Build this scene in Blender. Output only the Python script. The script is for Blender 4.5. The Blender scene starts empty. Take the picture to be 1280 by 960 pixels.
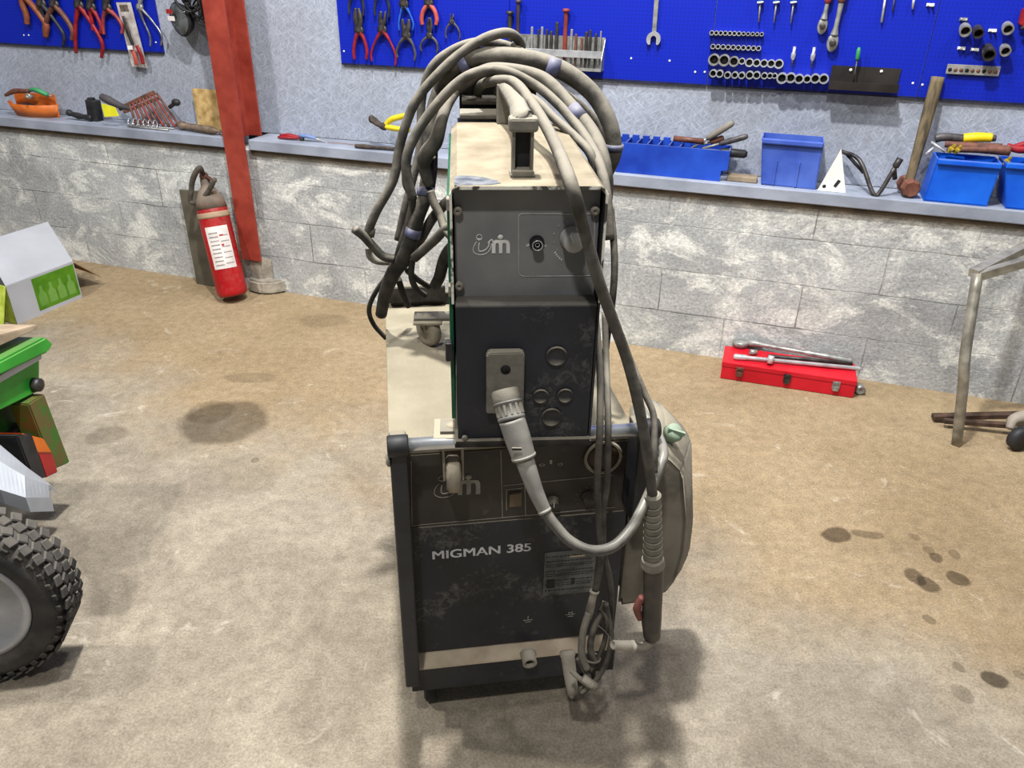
import bpy, bmesh, math, random
from mathutils import Vector, Matrix
random.seed(7)
SC = bpy.context.scene
COL = SC.collection
PI = math.pi

# ------------------------------------------------------------------ camera
FPX, PITCH, ROLL, CH = 980.0, .4965, math.atan(.0175), 1.6
_F = Vector((0, math.cos(PITCH), -math.sin(PITCH)))
_R0 = Vector((1, 0, 0)); _U0 = Vector((0, math.sin(PITCH), math.cos(PITCH)))
_R = math.cos(ROLL)*_R0 + math.sin(ROLL)*_U0
_U = -math.sin(ROLL)*_R0 + math.cos(ROLL)*_U0
CAMP = Vector((0, 0, CH))
cd = bpy.data.cameras.new('camera'); cam = bpy.data.objects.new('camera', cd); COL.objects.link(cam)
cd.sensor_width = 36; cd.lens = 36*FPX/1280; cd.clip_start = .02; cd.clip_end = 100
cam.matrix_world = Matrix(((_R.x, _U.x, -_F.x, CAMP.x), (_R.y, _U.y, -_F.y, CAMP.y), (_R.z, _U.z, -_F.z, CAMP.z), (0, 0, 0, 1)))
SC.camera = cam

def ray(px, py): return _F*FPX + _R*(px-640) + _U*(480-py)

class Frame:
    """a place in the room: local x right, y away, z up; pix() finds the point of a local plane that a measured pixel lies on"""
    def __init__(s, o, yaw=0, m=None):
        s.M = m if m is not None else Matrix.Translation(Vector(o)) @ Matrix.Rotation(yaw, 4, 'Z')
        s.I = s.M.inverted()
    def pix(s, px, py, v, axis=1):
        c = s.I @ CAMP; d = s.I.to_3x3() @ ray(px, py)
        k = (v-c[axis])/d[axis]
        return c + d*k
    def at(s, px, py, Y):                      # world depth -> local point
        d = ray(px, py); return s.I @ (CAMP + d*(Y/d.y))
WORLD = Frame((0, 0, 0))
WALL = Frame((-.005, 3.5525, 0), -.3145)
MACH = Frame((.0136, 1.3238, 0), .158)
FEED = Frame((.0215, 1.2, 0), .07)

# ------------------------------------------------------------------ materials
def lin(c):
    return tuple(((v/255)/12.92 if v/255 <= .04045 else ((v/255+.055)/1.055)**2.4) for v in c) + (1,)
MATS = {}
def mat(name, c1, c2=None, scale=8, rough=.7, metal=0, dust=None, dustamt=.8, bump=0, bscale=60, detail=6, contrast=(.35, .65), spec=.35, stretch=None):
    if name in MATS: return MATS[name]
    m = bpy.data.materials.new(name); m.use_nodes = True; nt = m.node_tree; N = nt.nodes; L = nt.links
    b = N['Principled BSDF']; b.inputs['Roughness'].default_value = rough; b.inputs['Metallic'].default_value = metal
    b.inputs['Specular IOR Level'].default_value = spec
    tc = N.new('ShaderNodeTexCoord'); vec = tc.outputs['Object']
    if stretch:
        mp = N.new('ShaderNodeMapping'); mp.inputs['Scale'].default_value = stretch; L.new(vec, mp.inputs[0]); vec = mp.outputs[0]
    c2 = c2 or tuple(min(255, v*1.12+4) for v in c1)
    n = N.new('ShaderNodeTexNoise'); n.inputs['Scale'].default_value = scale; n.inputs['Detail'].default_value = detail; L.new(vec, n.inputs['Vector'])
    r = N.new('ShaderNodeValToRGB'); r.color_ramp.elements[0].position = contrast[0]; r.color_ramp.elements[1].position = contrast[1]
    r.color_ramp.elements[0].color = lin(c1); r.color_ramp.elements[1].color = lin(c2); L.new(n.outputs[0], r.inputs[0]); col = r.outputs[0]
    if dust:                                    # settled dust lies on surfaces that face up
        g = N.new('ShaderNodeNewGeometry'); sx = N.new('ShaderNodeSeparateXYZ'); L.new(g.outputs['Normal'], sx.inputs[0])
        mr = N.new('ShaderNodeMapRange'); mr.inputs[1].default_value = .13; mr.inputs[2].default_value = .8; mr.inputs[3].default_value = 0; mr.inputs[4].default_value = dustamt
        n2 = N.new('ShaderNodeTexNoise'); n2.inputs['Scale'].default_value = 45; n2.inputs['Detail'].default_value = 8; L.new(tc.outputs['Object'], n2.inputs['Vector'])
        ad = N.new('ShaderNodeMath'); ad.operation = 'MULTIPLY_ADD'; ad.inputs[1].default_value = .9; L.new(n2.outputs[0], ad.inputs[0])
        sb = N.new('ShaderNodeMath'); sb.operation = 'SUBTRACT'; sb.inputs[1].default_value = .45; L.new(sx.outputs[2], sb.inputs[0]); L.new(sb.outputs[0], ad.inputs[2])
        L.new(ad.outputs[0], mr.inputs[0])
        mx = N.new('ShaderNodeMix'); mx.data_type = 'RGBA'; L.new(mr.outputs[0], mx.inputs[0]); L.new(col, mx.inputs[6]); mx.inputs[7].default_value = lin(dust); col = mx.outputs[2]
    L.new(col, b.inputs['Base Color'])
    if bump:
        n3 = N.new('ShaderNodeTexNoise'); n3.inputs['Scale'].default_value = bscale; n3.inputs['Detail'].default_value = 5; L.new(vec, n3.inputs['Vector'])
        bp = N.new('ShaderNodeBump'); bp.inputs['Strength'].default_value = bump; bp.inputs['Distance'].default_value = .01; L.new(n3.outputs[0], bp.inputs['Height']); L.new(bp.outputs[0], b.inputs['Normal'])
    MATS[name] = m; return m
DUST = (134, 127, 110)

# ------------------------------------------------------------------ mesh builder
class MB:
    def __init__(s): s.bm = bmesh.new()
    def _add(s, vs, fs, smooth=False):
        v = [s.bm.verts.new(p) for p in vs]
        for f in fs:
            try:
                q = s.bm.faces.new([v[i] for i in f]); q.smooth = smooth
            except ValueError: pass
        return v
    def box(s, c, d, rot=None, bev=0, seg=2):
        b = bmesh.new(); bmesh.ops.create_cube(b, size=1)
        bmesh.ops.scale(b, vec=Vector(d), verts=b.verts)
        if bev: bmesh.ops.bevel(b, geom=list(b.edges), offset=bev, segments=seg, affect='EDGES', profile=.5)
        M = Matrix.Translation(Vector(c)) @ (rot.to_4x4() if rot is not None else Matrix())
        bmesh.ops.transform(b, matrix=M, verts=b.verts); s._merge(b); return s
    def _merge(s, b):
        mp = {v: s.bm.verts.new(v.co) for v in b.verts}
        for f in b.faces:
            try:
                q = s.bm.faces.new([mp[v] for v in f.verts]); q.smooth = f.smooth
            except ValueError: pass
        b.free()
    def bar(s, a, b, w, h, up=(0, 0, 1), bev=0):
        a = Vector(a); b = Vector(b); x = (b-a); l = x.length; x.normalize(); up = Vector(up)
        y = up.cross(x)
        if y.length < 1e-4: y = Vector((0, 1, 0)).cross(x)
        y.normalize(); z = x.cross(y)
        R = Matrix((x, y, z)).transposed()
        return s.box((a+b)/2, (l, w, h), R, bev)
    def prism(s, pts, v0, v1, axis=1, bev=0):
        """closed outline (two coordinates) extruded along axis from v0 to v1"""
        def p3(p, v):
            if axis == 1: return (p[0], v, p[1])
            if axis == 2: return (p[0], p[1], v)
            return (v, p[0], p[1])
        n = len(pts); b = bmesh.new()
        A = [b.verts.new(p3(p, v0)) for p in pts]; B = [b.verts.new(p3(p, v1)) for p in pts]
        b.faces.new(A); b.faces.new(B[::-1])
        for i in range(n): b.faces.new((A[(i+1) % n], A[i], B[i], B[(i+1) % n]))
        bmesh.ops.recalc_face_normals(b, faces=b.faces)
        if bev: bmesh.ops.bevel(b, geom=list(b.edges), offset=bev, segments=2, affect='EDGES')
        s._merge(b); return s
    def lathe(s, prof, a, d, seg=20, smooth=True, up=None):
        """profile [(distance along, radius)] turned round the axis a + t*d"""
        a = Vector(a); d = Vector(d).normalized(); t = Vector((0, 0, 1)) if abs(d.z) < .9 else Vector((1, 0, 0))
        x = d.cross(t).normalized(); y = d.cross(x)
        vs = []; fs = []
        for (k, r) in prof:
            for i in range(seg):
                an = 2*PI*i/seg; vs.append(a+d*k+(x*math.cos(an)+y*math.sin(an))*max(r, 1e-5))
        for j in range(len(prof)-1):
            for i in range(seg):
                i2 = (i+1) % seg; fs.append((j*seg+i, j*seg+i2, (j+1)*seg+i2, (j+1)*seg+i))
        fs.append(tuple(range(seg))[::-1]); fs.append(tuple((len(prof)-1)*seg+i for i in range(seg)))
        s._add(vs, fs, smooth); return s
    def cyl(s, a, b, r, r2=None, seg=16, bev=0):
        a = Vector(a); b = Vector(b); l = (b-a).length; r2 = r if r2 is None else r2
        if bev: pr = [(0, max(r-bev, 1e-4)), (bev, r), (l-bev, r2), (l, max(r2-bev, 1e-4))]
        else: pr = [(0, r), (l, r2)]
        return s.lathe(pr, a, b-a, seg, smooth=True)
    def ring(s, a, d, R, r, l, seg=18):        # hollow socket: open front
        return s.lathe([(0, R*.8), (0, R), (l, R), (l, r), (l*.35, r), (l*.35, r*.2)], a, d, seg, smooth=False)
    def torus(s, c, n, R, r, seg=32, sg=10, a0=0, a1=2*PI):
        c = Vector(c); n = Vector(n).normalized(); t = Vector((0, 0, 1)) if abs(n.z) < .9 else Vector((1, 0, 0))
        x = n.cross(t).normalized(); y = n.cross(x)
        pts = [c+(x*math.cos(a0+(a1-a0)*i/seg)+y*math.sin(a0+(a1-a0)*i/seg))*R for i in range(seg+1)]
        return s.tube(pts, r, seg=sg, spline=False)
    def tube(s, pts, r, seg=12, spline=True, sub=8, flat=1.0):
        pts = [Vector(p) for p in pts]; n = len(pts)
        rs = r if isinstance(r, (list, tuple)) else [r]*n
        if spline and n > 2:
            P = []; Rr = []
            for i in range(n-1):
                p0 = pts[i-1] if i > 0 else pts[i]*2-pts[i+1]; p1 = pts[i]; p2 = pts[i+1]; p3 = pts[i+2] if i+2 < n else pts[i+1]*2-pts[i]
                for k in range(sub):
                    t = k/sub; t2 = t*t; t3 = t2*t
                    P.append(.5*((2*p1)+(-p0+p2)*t+(2*p0-5*p1+4*p2-p3)*t2+(-p0+3*p1-3*p2+p3)*t3)); Rr.append(rs[i]*(1-t)+rs[i+1]*t)
            P.append(pts[-1]); Rr.append(rs[-1])
        else: P, Rr = pts, rs
        T = []
        for i in range(len(P)):
            d = P[min(i+1, len(P)-1)]-P[max(i-1, 0)]
            T.append(d.normalized() if d.length > 1e-9 else Vector((0, 0, 1)))
        up = Vector((0, 0, 1)) if abs(T[0].z) < .9 else Vector((0, 1, 0))
        x = T[0].cross(up).normalized(); vs = []; fs = []
        for i, p in enumerate(P):
            x = (x-T[i]*x.dot(T[i])).normalized(); y = T[i].cross(x)
            for k in range(seg):
                an = 2*PI*k/seg; vs.append(p+(x*math.cos(an)+y*math.sin(an)*flat)*Rr[i])
        for i in range(len(P)-1):
            for k in range(seg):
                k2 = (k+1) % seg; fs.append((i*seg+k, i*seg+k2, (i+1)*seg+k2, (i+1)*seg+k))
        fs.append(tuple(range(seg))[::-1]); fs.append(tuple((len(P)-1)*seg+k for k in range(seg)))
        s._add(vs, fs, True); return s
    def ball(s, c, r, sc=(1, 1, 1), seg=14):
        b = bmesh.new(); bmesh.ops.create_uvsphere(b, u_segments=seg, v_segments=seg//2+2, radius=r)
        for f in b.faces: f.smooth = True
        bmesh.ops.transform(b, matrix=Matrix.Translation(Vector(c)) @ Matrix.Diagonal((*sc, 1)), verts=b.verts); s._merge(b); return s
    def build(s, name, m, parent=None, frame=None, org=(0, 0, 0)):
        o = Vector(ORG[parent.name]) if parent else Vector(org)
        for v in s.bm.verts: v.co -= o
        bmesh.ops.recalc_face_normals(s.bm, faces=s.bm.faces)
        me = bpy.data.meshes.new(name); s.bm.to_mesh(me); s.bm.free()
        me.materials.append(m)
        ob = bpy.data.objects.new(name, me); COL.objects.link(ob)
        if parent: ob.parent = parent
        else: ob.matrix_world = frame.M @ Matrix.Translation(o)
        ORG[ob.name] = tuple(o); return ob
ORG = {}
def tag(o, label=None, cat=None, group=None, kind=None):
    if label: o['label'] = label
    if cat: o['category'] = cat
    if group: o['group'] = group
    if kind: o['kind'] = kind
    return o
def thing(name, frame, org, label, cat, group=None):
    o = bpy.data.objects.new(name, None); COL.objects.link(o); o.empty_display_size = .05
    o.matrix_world = frame.M @ Matrix.Translation(Vector(org)); ORG[o.name] = tuple(org)
    return tag(o, label, cat, group)
def copy_tree(o, delta=None, label=None, parent=None):
    c = o.copy(); COL.objects.link(c); ORG[c.name] = ORG.get(o.name, (0, 0, 0))
    if parent: c.parent = parent
    if delta is not None: c.matrix_world = Matrix.Translation(Vector(delta)) @ o.matrix_basis if c.parent is None else c.matrix_world
    if label: c['label'] = label
    for ch in list(o.children): copy_tree(ch, None, None, c)
    return c
NTH = ['first', 'second', 'third', 'fourth', 'fifth', 'sixth', 'seventh', 'eighth', 'ninth', 'tenth', 'eleventh', 'twelfth', 'thirteenth', 'fourteenth', 'fifteenth', 'sixteenth', 'seventeenth', 'eighteenth']
def text(s, size, m, name, parent, loc, rotm=None, bold=.0, ext=.0006, width=None):
    """lettering as a thin raised mesh in the local x-z plane facing -y"""
    cu = bpy.data.curves.new('lettering', 'FONT'); cu.body = s; cu.size = size; cu.extrude = ext; cu.offset = 0; cu.align_x = 'LEFT'
    t = bpy.data.objects.new('lettering', cu); COL.objects.link(t)
    dg = bpy.context.evaluated_depsgraph_get(); me = bpy.data.meshes.new_from_object(t.evaluated_get(dg)); bpy.data.objects.remove(t)
    xs = [v.co.x for v in me.vertices]; k = 1 if width is None else width/(max(xs)-min(xs))
    o = Vector(ORG[parent.name])
    for v in me.vertices:
        p = Vector(((v.co.x-min(xs))*k, -v.co.z, v.co.y))
        if rotm is not None: p = rotm @ p
        v.co = p + Vector(loc) - o
    if bold:                                # heavier strokes: the same outline set three times side by side
        b = bmesh.new(); b.from_mesh(me); src = b.copy(); tmp = bpy.data.meshes.new('t'); src.to_mesh(tmp); src.free()
        for dx in (-bold, bold):
            n0 = len(b.verts); b.from_mesh(tmp); b.verts.ensure_lookup_table()
            for v in b.verts[n0:]: v.co.x += dx; v.co.y -= .0002+.0001*(dx > 0)
        b.to_mesh(me); b.free(); bpy.data.meshes.remove(tmp)
    me.materials.clear(); me.materials.append(m)
    ob = bpy.data.objects.new(name, me); COL.objects.link(ob); ob.parent = parent; ORG[ob.name] = tuple(o); return ob
# ================================================================== THE SETTING
def floor_mat():
    m = bpy.data.materials.new('worn_concrete_floor'); m.use_nodes = True; nt = m.node_tree; N = nt.nodes; L = nt.links
    b = N['Principled BSDF']; b.inputs['Roughness'].default_value = .75; b.inputs['Specular IOR Level'].default_value = .25
    tc = N.new('ShaderNodeTexCoord'); V = tc.outputs['Object']
    def noise(sc, det=8, rg=.6, dist=0, vec=V):
        n = N.new('ShaderNodeTexNoise'); n.inputs['Scale'].default_value = sc; n.inputs['Detail'].default_value = det; n.inputs['Roughness'].default_value = rg; n.inputs['Distortion'].default_value = dist
        L.new(vec, n.inputs['Vector']); return n.outputs[0]
    def ramp(x, a, b_, ca=(0, 0, 0, 1), cb=(1, 1, 1, 1)):
        r = N.new('ShaderNodeValToRGB'); r.color_ramp.elements[0].position = a; r.color_ramp.elements[1].position = b_; r.color_ramp.elements[0].color = ca; r.color_ramp.elements[1].color = cb; L.new(x, r.inputs[0]); return r.outputs[0]
    def mix(f, a, b_, mode='MIX'):
        x = N.new('ShaderNodeMix'); x.data_type = 'RGBA'; x.blend_type = mode
        for s, v in ((0, f), (6, a), (7, b_)):
            if isinstance(v, (int, float, tuple)): x.inputs[s].default_value = v
            else: L.new(v, x.inputs[s])
        return x.outputs[2]
    tan = mix(ramp(noise(1.7), .35, .68), lin((150, 131, 102)), lin((172, 153, 124)))
    grey = mix(ramp(noise(3.1, dist=.8), .35, .7), lin((138, 129, 115)), lin((172, 163, 147)))
    # worn pale zone in front of the wall: distance along +Y
    sx = N.new('ShaderNodeSeparateXYZ'); L.new(V, sx.inputs[0])
    zone = N.new('ShaderNodeMath'); zone.operation = 'MULTIPLY_ADD'; L.new(noise(1.3, 4), zone.inputs[0]); zone.inputs[1].default_value = 2.2; L.new(sx.outputs[1], zone.inputs[2])
    z2 = N.new('ShaderNodeMath'); z2.operation = 'MULTIPLY_ADD'; L.new(sx.outputs[0], z2.inputs[0]); z2.inputs[1].default_value = .55; L.new(zone.outputs[0], z2.inputs[2])
    zr = N.new('ShaderNodeMapRange'); zr.inputs[1].default_value = 2.9; zr.inputs[2].default_value = 3.5; L.new(z2.outputs[0], zr.inputs[0])
    col = mix(zr.outputs[0], grey, tan)
    col = mix(ramp(noise(26, 9, .75), .3, .7), mix(1.0, col, (.7, .69, .67, 1), 'MULTIPLY'), mix(1.0, col, (1.18, 1.18, 1.17, 1), 'MULTIPLY'))
    fine = ramp(noise(150, 8, .9), .38, .62)
    col = mix(fine, mix(1.0, col, (.52, .5, .47, 1), 'MULTIPLY'), mix(1.0, col, (1.16, 1.15, 1.14, 1), 'MULTIPLY'))
    white = ramp(noise(5.5, 10, .7, 1.5), .6, .72)
    col = mix(white, col, mix(.45, col, lin((214, 206, 190))))
    # oil and water stains, each with its own shape
    warp = N.new('ShaderNodeTexNoise'); warp.inputs['Scale'].default_value = 9; warp.inputs['Detail'].default_value = 4; L.new(V, warp.inputs['Vector'])
    wv = N.new('ShaderNodeVectorMath'); wv.operation = 'MULTIPLY_ADD'; L.new(warp.outputs['Color'], wv.inputs[0]); wv.inputs[1].default_value = (.05, .05, 0); 
    off = N.new('ShaderNodeVectorMath'); off.operation = 'ADD'; off.inputs[1].default_value = (-.025, -.025, 0); L.new(V, off.inputs[0]); L.new(off.outputs[0], wv.inputs[2])
    stains = [((280, 527), (56, 25), .62), ((262, 515), (30, 14), .35), ((133, 544), (26, 12), .33), ((313, 472), (34, 6), .3), ((404, 401), (30, 8), .25), ((320, 575), (5, 3), .4),
              ((1046, 669), (19, 9), .8), ((1085, 667), (20, 5), .5), ((1144, 721), (12, 9), .7), ((1160, 730), (14, 9), .75), ((1170, 697), (9, 6), .65), ((1161, 688), (7, 5), .4), ((1196, 722), (11, 9), .75),
              ((1192, 694), (7, 5), .4), ((1161, 775), (8, 6), .5), ((1194, 832), (7, 6), .45), ((1243, 850), (16, 11), .85), ((1204, 870), (12, 10), .4), ((1275, 845), (7, 6), .4), ((1143, 670), (7, 4), .4), ((420, 700), (9, 6), .15)]
    for (px, py), (rx, ry), amt in stains:
        c = WORLD.pix(px, py, 0, 2); ex = (WORLD.pix(px+rx, py, 0, 2)-c).length; ey = (WORLD.pix(px, py-ry, 0, 2)-c).length
        mp = N.new('ShaderNodeMapping'); mp.vector_type = 'TEXTURE'; mp.inputs['Location'].default_value = (c.x, c.y, 0); mp.inputs['Scale'].default_value = (ex, ey, 1)
        L.new(wv.outputs[0], mp.inputs[0])
        ln = N.new('ShaderNodeVectorMath'); ln.operation = 'LENGTH'; L.new(mp.outputs[0], ln.inputs[0])
        r = N.new('ShaderNodeMapRange'); r.interpolation_type = 'SMOOTHSTEP'; r.inputs[1].default_value = 1.12; r.inputs[2].default_value = .82; r.inputs[3].default_value = 0; r.inputs[4].default_value = amt; L.new(ln.outputs['Value'], r.inputs[0])
        col = mix(r.outputs[0], col, mix(1.0, col, (.2, .17, .14, 1), 'MULTIPLY'))
    L.new(col, b.inputs['Base Color'])
    n3 = noise(90, 8, .7); bp = N.new('ShaderNodeBump'); bp.inputs['Strength'].default_value = .35; bp.inputs['Distance'].default_value = .008; L.new(n3, bp.inputs['Height']); L.new(bp.outputs[0], b.inputs['Normal'])
    return m

def block_mat():
    m = bpy.data.materials.new('whitewashed_concrete_blocks'); m.use_nodes = True; nt = m.node_tree; N = nt.nodes; L = nt.links
    b = N['Principled BSDF']; b.inputs['Roughness'].default_value = .9; b.inputs['Specular IOR Level'].default_value = .15
    tc = N.new('ShaderNodeTexCoord'); V = tc.outputs['Object']
    def noise(sc, det=8, rg=.6, dist=0, stretch=None):
        v = V
        if stretch: mp = N.new('ShaderNodeMapping'); mp.inputs['Scale'].default_value = stretch; L.new(V, mp.inputs[0]); v = mp.outputs[0]
        n = N.new('ShaderNodeTexNoise'); n.inputs['Scale'].default_value = sc; n.inputs['Detail'].default_value = det; n.inputs['Roughness'].default_value = rg; n.inputs['Distortion'].default_value = dist
        L.new(v, n.inputs['Vector']); return n.outputs[0]
    def ramp(x, a, b_, ca=(0, 0, 0, 1), cb=(1, 1, 1, 1)):
        r = N.new('ShaderNodeValToRGB'); r.color_ramp.elements[0].position = a; r.color_ramp.elements[1].position = b_; r.color_ramp.elements[0].color = ca; r.color_ramp.elements[1].color = cb; L.new(x, r.inputs[0]); return r.outputs[0]
    def mix(f, a, b_, mode='MIX'):
        x = N.new('ShaderNodeMix'); x.data_type = 'RGBA'; x.blend_type = mode
        for s, v in ((0, f), (6, a), (7, b_)):
            if isinstance(v, (int, float, tuple)): x.inputs[s].default_value = v
            else: L.new(v, x.inputs[s])
        return x.outputs[2]
    base = mix(ramp(noise(3.2, 8, .65, .6), .36, .66), lin((164, 166, 168)), lin((200, 202, 202)))
    base = mix(ramp(noise(3.4, 10, .78, .5, (1, 1, 1.6)), .5, .6), base, lin((236, 237, 232)))
    speck = ramp(noise(75, 8, .85), .38, .62)
    base = mix(speck, mix(1.0, base, (.6, .6, .6, 1), 'MULTIPLY'), mix(1.0, base, (1.15, 1.15, 1.15, 1), 'MULTIPLY'))
    base = mix(ramp(noise(11, 8, .7), .62, .8), base, mix(1.0, base, (.72, .72, .74, 1), 'MULTIPLY'))
    mp = N.new('ShaderNodeMapping'); mp.inputs['Rotation'].default_value = (PI/2, 0, 0); mp.inputs['Location'].default_value = (.19, .0, 0)
    wn = N.new('ShaderNodeTexNoise'); wn.inputs['Scale'].default_value = 7; L.new(V, wn.inputs['Vector'])
    wa = N.new('ShaderNodeVectorMath'); wa.operation = 'MULTIPLY_ADD'; wa.inputs[1].default_value = (.012, .012, .012); L.new(wn.outputs['Color'], wa.inputs[0]); L.new(V, wa.inputs[2]); L.new(wa.outputs[0], mp.inputs[0])
    br = N.new('ShaderNodeTexBrick'); br.inputs['Scale'].default_value = 1; br.inputs['Brick Width'].default_value = .6; br.inputs['Row Height'].default_value = .2; br.inputs['Mortar Size'].default_value = .003
    br.inputs['Mortar Smooth'].default_value = .3; br.offset = .5
    for k, v in (('Color1', (.88, .88, .88, 1)), ('Color2', (1.05, 1.05, 1.05, 1)), ('Mortar', (.42, .41, .4, 1))): br.inputs[k].default_value = v
    L.new(mp.outputs[0], br.inputs['Vector'])
    # the joints are partly smeared over with whitewash
    jf = ramp(noise(2.6, 5, .6), .42, .62)
    jc = mix(jf, (1, 1, 1, 1), br.outputs['Color'])
    col = mix(1.0, base, jc, 'MULTIPLY')
    L.new(col, b.inputs['Base Color'])
    ht = N.new('ShaderNodeMath'); ht.operation = 'MULTIPLY_ADD'; ht.inputs[1].default_value = -1.2; L.new(br.outputs['Fac'], ht.inputs[0]); L.new(noise(45, 9, .75), ht.inputs[2])
    bp = N.new('ShaderNodeBump'); bp.inputs['Strength'].default_value = .6; bp.inputs['Distance'].default_value = .012; L.new(ht.outputs[0], bp.inputs['Height']); L.new(bp.outputs[0], b.inputs['Normal'])
    return m

def osb_mat():
    m = bpy.data.materials.new('painted_strand_board'); m.use_nodes = True; nt = m.node_tree; N = nt.nodes; L = nt.links
    b = N['Principled BSDF']; b.inputs['Roughness'].default_value = .6; b.inputs['Specular IOR Level'].default_value = .3
    tc = N.new('ShaderNodeTexCoord'); V = tc.outputs['Object']
    cols = []
    hs = []
    for rot, sc in ((.5, (1, 1, 1)), (-.7, (1, 1, 1)), (1.3, (1, 1, 1))):
        mp = N.new('ShaderNodeMapping'); mp.inputs['Rotation'].default_value = (0, rot, 0); L.new(V, mp.inputs[0])
        m2 = N.new('ShaderNodeMapping'); m2.inputs['Scale'].default_value = (26, 40, 150); L.new(mp.outputs[0], m2.inputs[0])
        n = N.new('ShaderNodeTexNoise'); n.inputs['Scale'].default_value = 1; n.inputs['Detail'].default_value = 3; n.inputs['Distortion'].default_value = .6; L.new(m2.outputs[0], n.inputs['Vector']); hs.append(n.outputs[0])
    mx = N.new('ShaderNodeMath'); mx.operation = 'MAXIMUM'; L.new(hs[0], mx.inputs[0]); L.new(hs[1], mx.inputs[1])
    mx2 = N.new('ShaderNodeMath'); mx2.operation = 'MAXIMUM'; L.new(mx.outputs[0], mx2.inputs[0]); L.new(hs[2], mx2.inputs[1])
    r = N.new('ShaderNodeValToRGB'); r.color_ramp.elements[0].position = .46; r.color_ramp.elements[1].position = .74; r.color_ramp.elements[0].color = lin((142, 148, 160)); r.color_ramp.elements[1].color = lin((176, 184, 200)); L.new(mx2.outputs[0], r.inputs[0])
    n = N.new('ShaderNodeTexNoise'); n.inputs['Scale'].default_value = 1.6; n.inputs['Detail'].default_value = 6; L.new(V, n.inputs['Vector'])
    r2 = N.new('ShaderNodeValToRGB'); r2.color_ramp.elements[0].position = .35; r2.color_ramp.elements[1].position = .65; r2.color_ramp.elements[0].color = (.86, .85, .84, 1); r2.color_ramp.elements[1].color = (1, 1.0, 1.03, 1); L.new(n.outputs[0], r2.inputs[0])
    x = N.new('ShaderNodeMix'); x.data_type = 'RGBA'; x.blend_type = 'MULTIPLY'; x.inputs[0].default_value = 1; L.new(r.outputs[0], x.inputs[6]); L.new(r2.outputs[0], x.inputs[7]); L.new(x.outputs[2], b.inputs['Base Color'])
    bp = N.new('ShaderNodeBump'); bp.inputs['Strength'].default_value = .3; bp.inputs['Distance'].default_value = .006; L.new(mx2.outputs[0], bp.inputs['Height']); L.new(bp.outputs[0], b.inputs['Normal'])
    return m

fl = MB(); fl.box((0, 1.2, -.05), (11, 11, .1)); tag(fl.build('floor', floor_mat(), frame=WORLD), kind='structure')
UW = .16      # face of the upper wall, behind the block face
SH = .80      # shelf top
BM = block_mat()
w = MB(); w.box((0, .25, SH/2-.03), (9, .5, SH-.06)); tag(w.build('wall_back', BM, frame=WALL), kind='structure')
w = MB(); w.box((0, UW+.17, 1.7), (9, .34, 1.8)); tag(w.build('wall_back_upper', osb_mat(), frame=WALL), kind='structure')
m_shelf = mat('shelf_paint', (122, 128, 142), (150, 157, 172), scale=5, rough=.55, bump=.1)
m_gap_shade = mat('shelf_gap_shade', (70, 62, 52), (96, 84, 70), scale=12)
pl_ = WALL.pix(277, 165, -.02).x; pr_ = WALL.pix(309, 168, -.02).x
for x0, x1, n in ((-4.5, pl_+.03, 1), (pr_+.005, 4.5, 2)):
    s_ = MB(); s_.box(((x0+x1)/2, (UW-.03)/2-.003, SH-.025), (x1-x0, UW+.03-.006, .05), bev=.004)
    o = tag(s_.build('trim_%d' % n, m_shelf, frame=WALL), kind='structure')
    s_ = MB(); s_.box(((x0+x1)/2, -.008, SH-.06), (x1-x0, .014, .022)); s_.build('gap_shade', m_gap_shade, o)  # dark brown strip stands in for the shade in the gap under the shelf

# dust and dirt on the shelf top is one with the shelf's wear: thin brown board lying at the back
# ------------------------------------------------------------------ steel post
m_red = mat('red_lead_paint', (122, 40, 30), (158, 66, 52), scale=9, rough=.55, bump=.15, bscale=30, contrast=(.3, .7))
m_conc = mat('rough_mortar', (120, 114, 104), (168, 160, 146), scale=14, rough=.95, bump=.8, bscale=25)
xl = WALL.pix(277, 162, -.06).x; xr = xl+.118
t = thing('steel_post', WALL, ((xl+xr)/2, 0, 0), 'rust-red painted steel column standing in front of the block wall', 'steel column')
a = MB(); a.box(((xl+xr)/2, -.055, 1.38), (xr-xl, .01, 2.4), bev=.002); a.build('front_flange', m_red, t)
a = MB(); a.box(((xl+xr)/2+.012, .075, 1.72), (xr-xl, .01, 1.84), bev=.002); a.build('rear_flange', m_red, t)
a = MB(); a.box(((xl+xr)/2, .01, 1.72), (.008, .118, 1.84)); a.box(((xl+xr)/2, -.027, .5), (.008, .045, .6)); a.build('web', m_red, t)
a = MB(); a.prism([(xl+.02, -.07), (xr-.01, -.085), (xr+.05, -.06), (xr+.1, -.001), (xl, -.001)], 0, .075, 2, .012); a.prism([(xl+.03, -.045), (xr-.02, -.045), (xr+.03, -.001), (xl+.02, -.001)], .06, .185, 2, .008); a.build('mortar_foot', m_conc, t)['label'] = 'rough grey mortar foot'

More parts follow.
